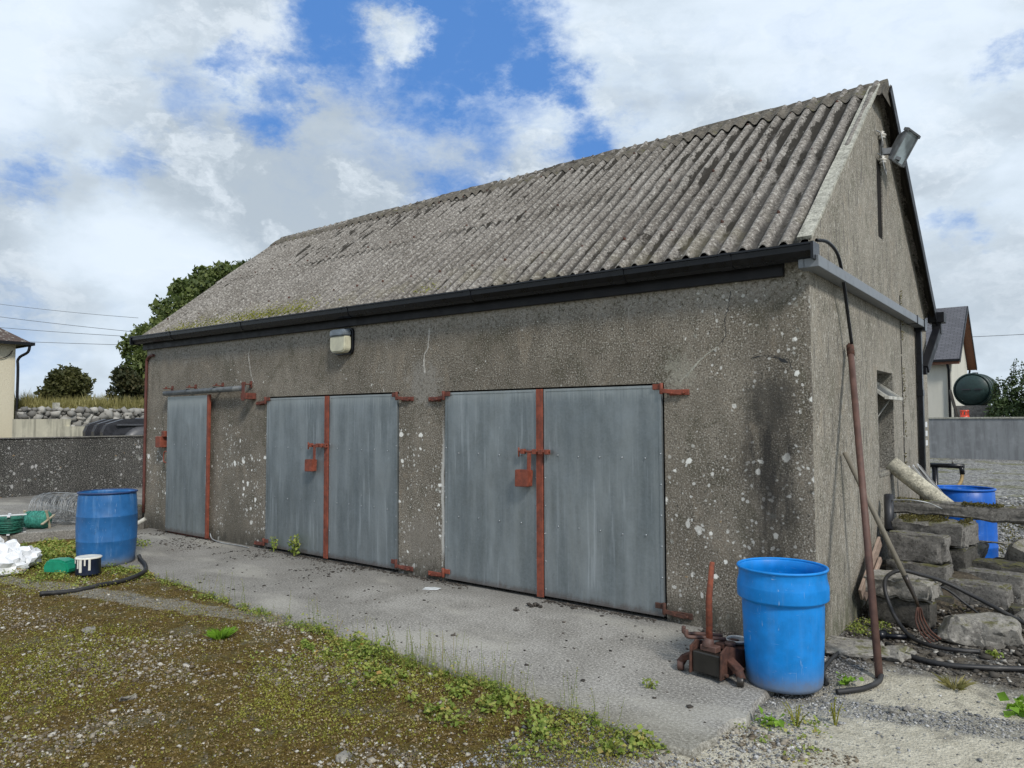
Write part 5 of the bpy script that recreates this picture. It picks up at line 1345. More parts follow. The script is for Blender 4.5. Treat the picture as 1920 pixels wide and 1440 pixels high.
b = MB(); b.tube([(-9.62, -0.28, 0.03), (-9.50, -0.12, 0.16)], 0.03, 8); tag(b.build('pipe', M['whitewood']), 'short white pipe stub lying in the weeds left of the sliding door', 'pipe')
block((0.24, 0.16, 0.22), (-9.98, 0.02, 0.20), rad(10), 'blockdark', 'small dark concrete block at the left corner of the shed', group=None)
b = MB(); b.tube(smoothpath([(-7.78, -0.08, 0.10), (-7.70, -0.09, 0.03), (-7.4, -0.12, 0.012), (-7.05, -0.10, 0.012), (-6.8, -0.12, 0.012)], 6), 0.006, 6)
tag(b.build('wire', M['wiregrey']), 'pale wire lying at the wall foot right of the sliding door', 'wire')

# ================================================================== LEFT BACKGROUND
b = MB(); b.bb(-15.62, -15.40, -9.0, 9.0, -0.2, 1.265)
yw = b.build('yard_wall', M['yardwall'], bevel=0.01); tag(yw, 'low dark lichen spotted rendered wall closing the yard on the left', 'wall')
b = MB(); b.bb(-15.65, -15.37, -9.0, 9.0, 1.265, 1.285); b.build('coping', M['block'], yw)
# ground bank with dry grass behind everything on the left
def bank():
    xs = np.linspace(-75, -26, 30); ys = np.linspace(-30, 60, 60); X, Y = np.meshgrid(xs, ys)
    Z = -0.2 + 2.35 * np.clip((-26.3 - X) / 1.2, 0, 1) * np.clip((Y - 4.2) / 1.0, 0, 1) + (fbm(X, Y, 0.3) - .5) * 0.35 * np.clip((-27 - X) / 2, 0, 1)
    I = np.arange(X.size).reshape(X.shape); F = np.stack([I[:-1, :-1], I[:-1, 1:], I[1:, 1:], I[1:, :-1]], -1).reshape(-1, 4)
    n, fin = material('rough_field'); v = n.coord()
    m = fin(n.mix(n.mr(n.noise(v, 1.2, 5, 0.7), 0.35, 0.65), (0.07, 0.075, 0.025), (0.22, 0.19, 0.08)), 0.95)
    tag(link('field_bank', np_mesh('field_bank', np.stack([X, Y, Z], -1).reshape(-1, 3), F), m), kind='structure')
    n_ = 26000; x = RNG.uniform(-36, -26.9, n_); y = RNG.uniform(5.0, 20, n_)
    z = 2.05 + RNG.uniform(0, 0.2, n_)
    hgt = RNG.uniform(0.15, 0.55, n_) * (0.5 + vn(x, y, 0.8)); wd_ = 0.018
    az = RNG.uniform(0, 6.28, n_); ln = RNG.normal(0, 0.25, (n_, 2))
    V = np.zeros((n_, 3, 3)); V[:, 0] = np.stack([x - wd_ * np.cos(az), y - wd_ * np.sin(az), z], 1); V[:, 1] = np.stack([x + wd_ * np.cos(az), y + wd_ * np.sin(az), z], 1)
    V[:, 2] = np.stack([x + ln[:, 0] * hgt, y + ln[:, 1] * hgt, z + hgt], 1)
    tag(link('dry_grass', np_mesh('dry_grass', V.reshape(-1, 3), np.arange(n_ * 3).reshape(-1, 3)), M['dry_grass']), 'rough dry grass growing on the bank behind the stone wall', 'grass', kind='stuff')
bank()
# dry stone wall: every stone is surface of one wall
def stone_wall():
    P = []; S = []
    z = 0.0
    while z < 2.05:
        y = 3.55; h_ = RNG.uniform(0.08, 0.16)
        while y < 14:
            l_ = RNG.uniform(0.08, 0.30); P.append((-25.9 + RNG.uniform(-.05, .05), y + l_ / 2, z + h_ / 2 + RNG.uniform(-.02, .02))); S.append(max(l_, h_) * 0.80); y += l_
        z += h_
    me = stones_mesh('stone_wall', np.array(P), np.array(S), flat=0.8)
    o = link('stone_wall', me, stone_mat('wall_stones', [(0, (0.14, 0.135, 0.125)), (0.6, (0.32, 0.31, 0.28)), (1, (0.52, 0.50, 0.45))]))
    tag(o, 'dry stone wall of pale grey stones below the grassy bank', 'wall')
    b = MB(); b.bb(-26.15, -25.98, 3.55, 14.0, -0.2, 1.95); b.build('wall_core', M['blockdark'], o)
    b = MB(); b.bb(-26.1, -25.9, 4.62, 4.78, 1.9, 2.25); b.build('upright_stone', M['verge'], o)
stone_wall()
b = MB(); b.prism([(-21.62, 2.02), (-19.95, 2.68), (-20.0, 2.86), (-21.68, 2.2)], lambda p: (p[0], p[1], 1.675), lambda p: (p[0], p[1], -0.2))
b.prism([(-19.95, 2.68), (-18.6, 3.05), (-18.6, 3.25), (-20.0, 2.86)], lambda p: (p[0], p[1], 1.475), lambda p: (p[0], p[1], -0.2))
tag(b.build('concrete_wall', M['streakwall']), 'pale streaked concrete wall stepping down beside the cream house', 'wall')
# black rotomoulded oil tank: flat front with a domed recess, three deep ribs along its side
def oil_tank():
    t = thing('oil_tank', (-16.42, 3.07, 0), rad(85), 'black ribbed plastic oil tank with domed end behind the dark yard wall', 'tank')
    def prof(s, h): return [(-0.78 * s, 0.3), (-0.82 * s, 1.30 * h), (-0.74 * s, 1.48 * h), (-0.35 * s, 1.60 * h), (0.35 * s, 1.60 * h), (0.74 * s, 1.48 * h), (0.82 * s, 1.30 * h), (0.78 * s, 0.3)]
    b = MB(); b.prism(prof(0.84, 0.93), lambda p: (p[0], 0.05, p[1]), lambda p: (p[0], 1.75, p[1])); b.build('body', M['tankblack'], t, bevel=0.03, seg=2)
    for yy in (0.10, 0.72, 1.34):
        b = MB(); b.prism(prof(1.0, 1.04), lambda p, q=yy: (p[0], q, p[1]), lambda p, q=yy: (p[0], q + 0.26, p[1])); b.build('rib', M['tankblack'], t, bevel=0.03, seg=2)
    b = MB(); b.lathe([(0.62, -0.02), (0.60, 0.05), (0.45, 0.12), (0.22, 0.16), (0, 0.17)], 36, (0.12, 0.10, 0.92), Matrix.Rotation(rad(90), 3, 'X')); b.build('dome', M['tankgrey'], t)
    b = MB(); b.bb(-0.55, 0.70, 0.02, 0.08, 1.49, 1.535); b.build('moulded_ledge', M['tankgrey'], t, bevel=0.01)
    b = MB(); b.bb(0.0, 0.32, 0.2, 0.5, 1.60, 1.69); b.build('lid', M['tankgrey'], t, bevel=0.02)
    return t
oil_tank()
# cream house
def left_house():
    H = thing('cream_house', (-29.24, 4.5, 0), 0, 'cream pebbledash house with brown tiled hipped roof at the far left', 'house')
    b = MB(); b.bb(-9.0, 0.0, -9.0, 0.0, -0.2, 4.45); b.build('wall', M['cream'], H)
    b = MB(); e = 0.38; z = 4.50
    A_ = [(-9 - e, -9 - e, z), (e, -9 - e, z), (e, e, z), (-9 - e, e, z), (-4.5, -5.5, z + 3.0), (-4.5, -3.5, z + 3.0)]
    b.add(A_, [(0, 1, 4), (1, 2, 5, 4), (2, 3, 5), (3, 0, 4, 5)]); b.build('roof', M['oldtile'], H)
    b = MB(); b.bb(-9 - e, e + .08, e - 0.02, e + 0.09, z - 0.10, z + 0.01); b.bb(e - .02, e + .09, -9 - e, e - 0.03, z - 0.10, z + 0.01); b.bb(-9, e - 0.03, 0.003, e - 0.03, z - 0.06, z - 0.02); b.build('gutter', M['fascia'], H)
    b = MB(); b.tube(smoothpath([(e, e - .05, z - 0.08), (e - .05, e - 0.1, z - 0.35), (0.07, 0.07, z - 0.6), (0.07, 0.07, z - 1.2), (0.07, 0.07, 0)], 5), 0.05, 8); b.build('downpipe', M['fascia'], H)
    b = MB(); b.tube([(0.01, -0.9, 4.1), (0.012, -0.93, 3.0), (0.01, -0.85, 1.9), (0.012, -0.9, 0.2)], 0.015, 6); b.tube(smoothpath([(0.02, -0.8, 4.2), (0.05, -0.55, 3.9), (0.05, -0.25, 4.0), (0.02, -0.1, 4.2)], 5), 0.015, 6); b.build('wall_cable', M['fascia'], H)
left_house()
# overhead cables (left)
def cable(a, c, sag, r, label):
    a = Vector(a); c = Vector(c); pts = [a.lerp(c, i / 16) - Vector((0, 0, sag * 4 * (i / 16) * (1 - i / 16))) for i in range(17)]
    b = MB(); b.tube(pts, r, 5); tag(b.build('overhead_cable', M['lampgrey']), label, 'cable', 'overhead cables')
def at(u, v, t): return CPOS + (CF + CR * ((u - 960) / 1369.84) - CU * ((v - 720) / 1369.84)) * t
cable((-42.0, 7.2, 7.65), (-33.0, 10.63, 6.42), 0.06, 0.010, 'highest thin overhead cable crossing left of the big tree')
cable((-42.2, 7.2, 7.03), (-32.6, 12.2, 5.70), 0.05, 0.012, 'upper overhead cable running from behind the cream house roof to the big tree')
cable((-42.2, 7.2, 6.45), (-32.6, 12.2, 5.55), 0.05, 0.012, 'middle overhead cable running from behind the cream house roof to the big tree')
cable((-42.2, 7.2, 5.75), (-32.6, 12.2, 5.20), 0.03, 0.012, 'lowest overhead cable running from behind the cream house eaves to the big tree')

# ================================================================== TREES
def tree(name, base, blobs, nl, size, mat, label, cat='tree', trunk_r=0.2, inner=0.35, group=None, twig=0.0, aspect=0.6):
    """blobs: (dx,dy,dz,r) clumps forming the crown"""
    t = thing(name, base, 0, label, cat, group)
    Bl = np.array(blobs, float); wts = Bl[:, 3] ** 2; idx = RNG.choice(len(Bl), nl, p=wts / wts.sum())
    # leaf clusters on a bumpy shell of each clump
    dirs = RNG.normal(size=(nl, 3)); dirs /= np.linalg.norm(dirs, axis=1)[:, None]
    rr_ = RNG.uniform(inner, 1.0, nl) ** 0.5
    lump = 0.78 + 0.5 * vn(dirs[:, 0] * 2.2 + idx * 3.1, dirs[:, 1] * 2.2 + dirs[:, 2] * 2.7)
    P = Bl[idx, :3] + dirs * (Bl[idx, 3] * rr_ * lump)[:, None] * np.array([1, 1, 0.9])
    keep = (vn(P[:, 0] * 1.6 + 7, P[:, 2] * 1.6 + P[:, 1] * 1.1) > 0.22) & (vn(P[:, 0] * 4.1 + 3, P[:, 2] * 4.1 + P[:, 1] * 3.1) > 0.22)
    P = P[keep]; P = P[P[:, 2] > -0.1]
    S = RNG.lognormal(-0.05, 0.32, len(P)) * size
    link('crown', leaves_mesh('crown', P, S, aspect=aspect), M[mat], t)
    b = MB(); top = Vector(Bl[:, :3].mean(0)); b.tube([(0, 0, -0.3), (top.x * 0.2, top.y * .2, top.z * 0.5), tuple(top)], [trunk_r, trunk_r * 0.75, trunk_r * 0.3], 8)
    for q in Bl[:: max(1, len(Bl) // 10)]:
        a = top * random.uniform(0.35, 0.8); b.tube([a, a.lerp(Vector(q[:3]), 0.5) + Vector((0, 0, -0.1)), tuple(q[:3])], [trunk_r * 0.4, trunk_r * 0.25, 0.02], 6)
    b.build('trunk', M['bark'], t); return t
def cloudblobs(n_, ctr, rad3, r0, r1, seed, flo=0.25):
    rnd = np.random.default_rng(seed); out = []
    for _ in range(n_):
        d_ = rnd.normal(size=3); d_ /= np.linalg.norm(d_); k = rnd.uniform(flo, 1) ** 0.5
        out.append((ctr[0] + d_[0] * rad3[0] * k, ctr[1] + d_[1] * rad3[1] * k, ctr[2] + d_[2] * rad3[2] * k, rnd.uniform(r0, r1)))
    return out
# big tree: seen left of the roof slope; tall mass to the right, shoulders dropping to the left
big = [(2.03, 0.29, 5.73, 1.07), (2.34, -0.11, 5.38, 0.91), (0.89, -0.45, 5.4, 1.03), (1.66, -0.58, 5.47, 0.98), (1.44, -1.35, 4.6, 0.95), (-0.13, -0.54, 4.73, 1.22), (-1.3, -0.75, 4.67, 0.92), (0.79, -1.75, 4.38, 0.82), (-0.85, -1.45, 3.55, 1.14), (0.57, -2.26, 3.43, 0.85), (-1.36, -1.77, 3.32, 0.83), (-1.98, -1.6, 3.41, 0.97), (-0.32, -2.5, 1.98, 1.06), (-0.43, -2.46, 2.17, 0.87), (-1.7, -1.18, 1.04, 1.07), (-0.45, -2.13, 1.07, 1.1), (-0.78, -0.67, 3.27, 1.35), (-0.49, -0.55, 3.29, 1.29), (0.53, 0.47, 4.37, 1.13), (1.21, 0.28, 4.2, 1.42), (2.43, 1.09, 5.8, 0.88), (1.98, 1.3, 5.85, 0.88), (-1.28, -2.55, 2.85, 0.64), (-1.42, -2.61, 3.02, 0.69), (3.19, -0.17, 6.15, 0.61), (1.84, 0.58, 6.24, 0.62), (-0.71, -0.86, 5.72, 0.55), (-1.21, -0.64, 5.92, 0.54), (2.22, -0.43, 6.23, 0.48), (1.84, -0.34, 6.3, 0.54), (-1.74, -2.1, 0.95, 0.82), (-1.51, -2.39, 1.17, 0.77), (-1.44, -2.9, 1.55, 0.53), (-3.14, -1.94, 1.46, 0.59), (-0.89, -1.64, 4.84, 0.42), (0.32, -2.41, 4.81, 0.36), (0.87, -0.66, 6.27, 0.5), (0.62, -0.78, 6.03, 0.45), (0.52, -1.36, 1.97, 1.33), (0.65, -1.61, 1.91, 1.35)]
tree('big_tree', (-30.4, 12.6, 1.9), [(a, b_, c, r * 0.92) for a, b_, c, r in big], 52000, 0.20, 'leaf_tree', 'tall leafy green tree rising behind the left end of the shed roof', trunk_r=0.28)
tree('round_bush', (-31.3, 7.0, 1.95), cloudblobs(20, (0, 0, 0.95), (0.62, 0.62, 0.75), 0.28, 0.5, 8), 13000, 0.13, 'leaf_bush', 'rounded olive green bush standing alone behind the stone wall', 'bush', 0.08)
tree('dark_bush', (-29.2, 8.6, 1.95), cloudblobs(16, (0, 0, 0.9), (0.6, 0.75, 0.75), 0.30, 0.55, 9), 13000, 0.13, 'leaf_dark', 'dark brownish bush in front of the foot of the tall tree', 'bush', 0.08)
hb = cloudblobs(24, (0, 0, 1.3), (1.9, 0.9, 1.2), 0.45, 0.8, 12)
tree('hedge_bush', (-0.35, 32.0, 0.0), [(a, b_, c + 0.0, r) for a, b_, c, r in cloudblobs(30, (0.6, 0, 1.7), (1.7, 0.9, 1.5), 0.45, 0.8, 12)], 14000, 0.13, 'leaf_hedge', 'large dark green shrub behind the grey garden wall at the right edge', 'shrub', 0.10)
# wispy shoots on top of the shrub
b = MB(); P = []; 
for k in range(34):
    x = random.uniform(-1.3, 2.2); h_ = random.uniform(0.5, 1.25) * (1 if x > -0.9 else 0.6); x2 = x + random.uniform(-0.35, 0.25); z0 = 2.2 + min(0.8, (x + 1.3) * 0.9)
    b.tube([(x, 0, z0), (x2, 0.1, z0 + h_)], [0.02, 0.006], 4)
    for j in range(34):
        q = random.random(); P.append((x + (x2 - x) * q + random.gauss(0, .05), random.gauss(0, .06), z0 + h_ * q))
hs = [o for o in bpy.data.objects if o.name.startswith('hedge_bush')][0]
b.build('twigs', M['bark'], hs)['kind'] = 'stuff'; link('shoots', leaves_mesh('shoots', np.array(P), RNG.uniform(0.07, 0.14, len(P))), M['leaf_hedge'], hs)

# ================================================================== RIGHT BACKGROUND
b = MB(); b.prism([(-6, 29.65), (-3.56, 29.46), (8, 28.6), (8, 28.85), (-3.56, 29.71), (-6, 29.9)], lambda p: (p[0], p[1], 1.60), lambda p: (p[0], p[1], -0.2))
fw_ = b.build('garden_wall', M['farwall']); tag(fw_, 'plain grey block garden wall across the gravel on the right', 'wall')
b = MB(); b.prism([(-6, 29.61), (-3.56, 29.42), (8, 28.56), (8, 28.9), (-3.56, 29.76), (-6, 29.95)], lambda p: (p[0], p[1], 1.66), lambda p: (p[0], p[1], 1.60)); b.build('coping', M['verge'], fw_)
def right_house():
    H = thing('pale_house', (-3.55, 37.0, 0), 0, 'pale rendered house with slate roof and brown eaves on the right', 'house')
    yf, yb, ze, zr = 0.0, 6.6, 4.75, 7.55; ym = 3.6
    b = MB(); b.prism([(yf, -0.2), (yb, -0.2), (yb, ze), (ym, zr - 0.25), (yf, ze)], lambda p: (0, p[0], p[1]), lambda p: (-9, p[0], p[1])); b.build('wall', M['creamr'], H)
    b = MB(); o_ = 0.42
    sl_ = (zr - ze) / (ym - yf)
    A1 = [(-9.3, yf - o_, ze - o_ * sl_), (o_, yf - o_, ze - o_ * sl_), (o_, ym, zr), (-9.3, ym, zr)]
    A2 = [(-9.3, yb + o_, ze - o_ * sl_ * 1.1), (o_, yb + o_, ze - o_ * sl_ * 1.1), (o_, ym, zr), (-9.3, ym, zr)]
    for A_ in (A1, A2):
        b.add(A_ + [(p[0], p[1], p[2] + 0.12) for p in A_], [(0, 1, 2, 3), (4, 5, 6, 7), (0, 1, 5, 4), (1, 2, 6, 5), (2, 3, 7, 6), (3, 0, 4, 7)])
    b.build('roof', M['slate'], H)
    b = MB()
    for A_ in (A1, A2):
        b.add([(0.003, A_[1][1], A_[1][2] - 0.01), (o_ - .003, A_[1][1], A_[1][2] - 0.01), (o_ - .003, ym, zr - 0.01), (0.003, ym, zr - 0.01)], [(0, 1, 2, 3)])
    b.bb(-9, o_ - .01, -o_ + 0.02, -0.003, ze - o_ * sl_ - 0.03, ze - o_ * sl_ + 0.0)
    b.bb(-9, o_ - .005, -o_ - 0.03, -o_ + 0.018, ze - o_ * sl_ - 0.12, ze - o_ * sl_ + 0.02)
    b.build('soffit', M['brown'], H)
    b = MB(); b.bar((o_ + .02, -o_, ze - o_ * sl_ + 0.03), (o_ + .02, ym, zr + 0.03), 0.03, 0.20); b.bar((o_ + .02, yb + o_, ze - o_ * sl_ + 0.0), (o_ + .02, ym, zr + 0.03), 0.03, 0.20)
    b.bb(-9, o_, -o_ - 0.14, -o_ - 0.032, ze - o_ * sl_ + .02, ze - o_ * sl_ + 0.13); b.build('barge_board', M['fascia'], H)
    b = MB(); b.tube([(-0.12, -o_, ze - .4), (-0.10, -0.1, ze - 0.7), (-0.10, -0.1, 0)], 0.06, 8); b.build('downpipe', M['fascia'], H)
    b = MB(); b.tube([(0.1, yb + .3, ze - .4), (0.08, yb - .1, 4.0), (0.08, yb - 0.1, 0)], 0.05, 8); b.build('downpipe', M['fascia'], H)
right_house()
def green_tank():
    t = thing('oil_tank', (-2.22, 33.4, 0), rad(-10), 'dark green round oil tank on a block plinth beside the pale house', 'tank')
    b = MB(); b.bb(-0.75, 0.80, -0.5, 1.2, -0.1, 2.18); b.build('plinth', M['block'], t)
    b = MB(); b.lathe([(0, -0.70), (0.30, -0.68), (0.62, -0.60), (0.70, -0.48), (0.70, 0.9), (0.5, 1.0), (0, 1.02)], 36, (0, 0.1, 2.88), Matrix.Rotation(rad(-90), 3, 'X') )
    b.build('body', M['tankgreen'], t)
    for yy in (-0.50, -0.1, 0.35):
        b = MB(); b.lathe([(0.70, -0.06), (0.755, -0.05), (0.755, 0.05), (0.70, 0.06)], 36, (0, yy + 0.1, 2.88), Matrix.Rotation(rad(90), 3, 'X')); b.build('rib', M['tankgreen'], t)
    b = MB(); b.box((-0.17, -0.62, 2.90), (0.34, 0.05, 0.05)); b.box((0.27, -0.60, 2.90), (0.28, 0.05, 0.05)); b.tube([(0, 0.1, 3.55), (0, 0.1, 3.68)], 0.12, 12); b.build('fitting', M['tankblack'], t)
green_tank()
t = thing('gas_cylinder', (-2.42, 31.2, 0.0), 0, 'red gas cylinder standing under the green tank behind the garden wall', 'gas cylinder')
b = MB(); b.lathe([(0.0, 0.9), (0.16, 0.9), (0.20, 0.95), (0.20, 1.60), (0.17, 1.72), (0.08, 1.78), (0, 1.78)], 22); b.build('body', M['gasred'], t)
b = MB()
for a in (30, 120, 210, 300): b.bar((0.15 * math.cos(rad(a)), 0.15 * math.sin(rad(a)), 1.68), (0.15 * math.cos(rad(a)), 0.15 * math.sin(rad(a)), 1.93), 0.08, 0.02, up=(math.cos(rad(a)), math.sin(rad(a)), 0))
b.lathe([(0.17, 1.90), (0.17, 1.96), (0.14, 1.96), (0.14, 1.90), (0.17, 1.90)], 22); b.build('collar', M['gasred'], t)
b = MB(); b.bb(-2.75, -2.1, 31.0, 31.6, -0.1, 0.9); tag(b.build('cylinder_stand', M['block']), 'block stand hidden under the red gas cylinder', 'stand')
b = MB(); b.bar((-3.15, 33.0, 2.9), (-2.75, 32.6, 1.2), 0.12, 0.06); tag(b.build('board', M['oil']), 'dark board leaning beside the pale house downpipe', 'board')
cable((-4.6, 44.0, 6.35), (6.0, 40.0, 6.0), 0.1, 0.015, 'thin overhead cable on the right beyond the shrub')

# ================================================================== SCATTER
def inslab(x, y):
    yy = np.interp(x, [p[0] for p in edge[::-1]], [p[1] for p in edge[::-1]])
    return (y > yy) & (x < 0.02) & (x > -9.6)
def region(n_, x0, x1, y0, y1):
    return RNG.uniform(x0, x1, n_), RNG.uniform(y0, y1, n_)
def in_view(x, y, m=0.06):
    d_ = np.stack([x - CPOS.x, y - CPOS.y, np.full_like(x, -1.6)], 1); f = d_ @ np.array(CF)
    u = d_ @ np.array(CR) / f; v = -(d_ @ np.array(CU)) / f
    return (f > 1.5) & (np.abs(u) < 0.70 + m) & (v < 0.526 + m)
def weighted(n_, box, dens):
    """more stones close to the lens"""
    X = []; Y = []
    x, y = region(n_, *box); dist = np.hypot(x - CPOS.x, y - CPOS.y)
    k = (RNG.uniform(0, 1, n_) < np.clip((4.2 / dist) ** 1.6, 0, 1)) & in_view(x, y) & ~inslab(x, y) & dens(x, y)
    return x[k], y[k]
# pebbles in the mossy yard
pk = lambda x, y: RNG.uniform(0, 1, len(x)) < np.clip((fbm(x, y, 1.1, 2) - 0.50) * 6 + np.clip((-3.0 - y) * 0.22, 0, 0.45) + 0.5 * np.clip(1 - np.abs(y + 1.95 + 0.02 * x) / 0.4, 0, 1) * (x < -2.5), 0.12, 1)
x, y = weighted(150000, (-9.5, 0.6, -5.0, -1.5), pk)
S = RNG.lognormal(math.log(0.0058), 0.52, len(x)); S = np.clip(S, 0.003, 0.026)
tag(link('pebbles', stones_mesh('pebbles', np.stack([x, y, gz(x, y) + S * 0.25], 1), S), M['pebble']), 'pale and brown pebbles scattered through the moss in the foreground', 'pebbles', kind='stuff')
# gravel on the right
gk = lambda x, y: (x > -0.9) & (RNG.uniform(0, 1, len(x)) < np.where(np.abs((y + 0.95) - (x - 0.1) * 0.22) < 0.13 + 0.25 * (vn(x, y, 3) - .5), 0.62, np.where(x < 0.36, 0.40, 0.04)))
x, y = weighted(90000, (-0.9, 2.6, -3.2, 0.0), gk)
S = np.clip(RNG.lognormal(math.log(0.0056), 0.42, len(x)), 0.003, 0.018)
tag(link('gravel', stones_mesh('gravel', np.stack([x, y, gz(x, y) + S * 0.25], 1), S), M['pebble_blue']), 'blue grey gravel strip and loose chips around the bright blue barrel', 'gravel', kind='stuff')
x = RNG.uniform(0.15, 4.0, 15000); y = RNG.uniform(3.0, 13, 15000); k = in_view(x, y)
x, y = x[k], y[k]; S = np.clip(RNG.lognormal(math.log(0.017), 0.4, len(x)), 0.006, 0.05)
z = np.where(y < 6, gz(x, y), -0.03)
tag(link('yard_gravel', stones_mesh('yard_gravel', np.stack([x, y, z + S * 0.2], 1), S), M['pebble_blue']), 'grey gravel spread over the yard behind the deep blue barrel', 'gravel', kind='stuff')
# debris under pile + along the wall foot
x = RNG.uniform(0.03, 1.6, 9000); y = RNG.uniform(0.0, 2.9, 9000); k = RNG.uniform(0, 1, 9000) < fbm(x, y, 2.5, 7)
x, y = x[k], y[k]; S = np.clip(RNG.lognormal(math.log(0.010), 0.5, len(x)), 0.004, 0.04)
r = np.exp(-((x - 0.55) / 0.75) ** 4 - ((y - 2.35) / 0.95) ** 4)
tag(link('debris', stones_mesh('debris', np.stack([x, y, gz(x, y) + 0.30 * r + S * 0.3], 1), S), M['debris']), 'loose debris and broken stone around the rubble pile', 'debris', kind='stuff')
x1 = RNG.uniform(-9.3, -0.1, 5200); y1 = -np.abs(RNG.normal(0, 0.045, 5200)) - 0.012
x2 = RNG.uniform(-9.3, -4.6, 2600); y2 = -np.abs(RNG.normal(0.35, 0.25, 2600)); kk = (vn(x2, y2, 5) > 0.52); x2, y2 = x2[kk], y2[kk]
x3 = RNG.uniform(-6, -0.1, 500); y3 = RNG.uniform(-1.7, -0.1, 500)
x = np.concatenate([x1, x2, x3]); y = np.concatenate([y1, y2, y3]); k = vn(x * 2, y * 2 + 8) > 0.32; x, y = x[k], y[k]
S = np.clip(RNG.lognormal(math.log(0.0055), 0.6, len(x)), 0.002, 0.022)
tag(link('crumbs', stones_mesh('crumbs', np.stack([x, y, S * 0.2], 1), S, 0.45), M['crumb']), 'dark crumbs of dirt along the foot of the doors and on the concrete', 'dirt', kind='stuff')
# dung-like clods on the concrete
for (cx, cy, s, lb) in ((-2.26, -0.25, 0.055, 'dark clod of dirt on the concrete in front of the red door strip'), (-2.30, -0.47, 0.022, 'tiny dark clod on the concrete further out from the red door strip')):
    P = np.stack([cx + RNG.normal(0, s * 0.5, 26), cy + RNG.normal(0, s * 0.35, 26), np.abs(RNG.normal(0.008, 0.006, 26))], 1)
    tag(link('dirt_clod', stones_mesh('dirt_clod', P, RNG.uniform(0.3, 0.6, 26) * s * 0.8, 0.6), M['crumb']), lb, 'clod')
# larger loose stones in the foreground
sp_ = [(-4.35, -3.0, 0.045, 'pale'), (-2.45, -3.28, 0.04, 'brownish')]
for (cx, cy, s, c) in [(-4.62, -2.88, 0.05, 'pale loose stone on the moss near the left edge'), (-2.95, -3.35, 0.040, 'brownish loose stone on the moss low left of centre'), (-1.36, -3.05, 0.030, 'small pale stone at the bottom of the moss'),
                       (0.68, -0.72, 0.032, 'dark loose stone on the pale dusty concrete'), (0.62, -0.82, 0.026, 'smaller dark stone beside the dark loose stone on the dusty concrete')]:
    o = rock((s * 2, s * 1.5, s * 1.1), (cx, cy, float(gz(cx, cy)) + s * 0.3), random.random() * 3, 'rockgrey', c, int(s * 1000), 'loose stones', name='loose_stone'); o['category'] = 'stone'

# ground cover in the moss
sk = lambda x, y: RNG.uniform(0, 1, len(x)) < np.clip((fbm(x, y, 0.9, 6) - 0.50) * 5 + np.clip(-(x + 3.6) * 0.10, -0.1, 0.35), 0.05, 0.9)
def sprigs(n_, box, dens, h0, h1, lf, mat, name, label, nl=5, cat='weeds'):
    x, y = weighted(n_, box, dens); m_ = len(x)
    hh = RNG.uniform(h0, h1, m_); P = []; S = []
    for k in range(nl):
        q = (k + 0.6) / nl
        P.append(np.stack([x + RNG.normal(0, 0.006, m_) * (1 + q), y + RNG.normal(0, 0.006, m_) * (1 + q), gz(x, y) + hh * q], 1)); S.append(RNG.uniform(0.6, 1.2, m_) * lf)
    tag(link(name, leaves_mesh(name, np.concatenate(P), np.concatenate(S), aspect=0.75), M[mat]), label, cat, kind='stuff')
sprigs(52000, (-9.5, -0.2, -4.9, -1.6), sk, 0.008, 0.050, 0.0125, 'leaf_sprig', 'weed_sprigs', 'tiny yellow green sprigs growing all over the brown moss')
sprigs(60000, (-9.5, -0.2, -4.9, -1.5), lambda x, y: RNG.uniform(0, 1, len(x)) < 0.8, 0.002, 0.012, 0.010, 'leaf_russet', 'moss_tufts', 'brown and olive moss tufts covering the foreground', 4, 'moss')
lk = lambda x, y: RNG.uniform(0, 1, len(x)) < 0.5
sprigs(60000, (-9.5, 0.0, -4.9, -1.6), lk, 0.002, 0.012, 0.013, 'leaf_brown', 'leaf_litter', 'dry leaf litter and stalks lying on the moss', 2, 'litter')

# leafy weeds along the edge of the concrete
def weed_leaves(cx, cy, r, n_, lf, hh):
    x = cx + RNG.normal(0, r * 0.5, n_); y = cy + RNG.normal(0, r * 0.32, n_)
    z = gz(x, y) + RNG.uniform(0.004, hh, n_) * np.exp(-((x - cx) ** 2 + (y - cy) ** 2) / (r * r))
    return np.stack([x, y, z], 1), RNG.uniform(0.6, 1.25, n_) * lf
Pw = []; Sw = []
bandx = np.concatenate([RNG.uniform(-8.9, -0.3, 120), RNG.uniform(-3.2, -0.3, 90)])
for bx_ in bandx:
    tall = random.random() < 0.22
    by = np.interp(bx_, [p[0] for p in edge[::-1]], [p[1] for p in edge[::-1]]) - abs(random.gauss(0.0, 0.13 if bx_ < -3 else 0.24)) - 0.03
    if vn(bx_ * 1.9, by * 2.5) < 0.36: continue
    P, S_ = weed_leaves(bx_, by, random.uniform(0.07, 0.16), random.randint(18, 70), random.uniform(0.014, 0.030), random.uniform(0.10, 0.17) if tall else random.uniform(0.02, 0.06)); Pw.append(P); Sw.append(S_)
for k in range(260):
    bx_ = random.uniform(-7.2, -0.2); by = float(np.interp(bx_, [p[0] for p in edge[::-1]], [p[1] for p in edge[::-1]])) - abs(random.gauss(0, 0.05)) - 0.01
    if vn(bx_ * 2.7 + 9, 2) < 0.28: continue
    P, S_ = weed_leaves(bx_, by, random.uniform(0.04, 0.09), random.randint(12, 40), random.uniform(0.010, 0.020), random.uniform(0.02, 0.08)); Pw.append(P); Sw.append(S_)
for k in range(60):
    a = random.uniform(-9.2, -7.9); c = random.uniform(-2.0, -0.75); P, S_ = weed_leaves(a, c, 0.17, 110, 0.028, 0.12); Pw.append(P); Sw.append(S_)
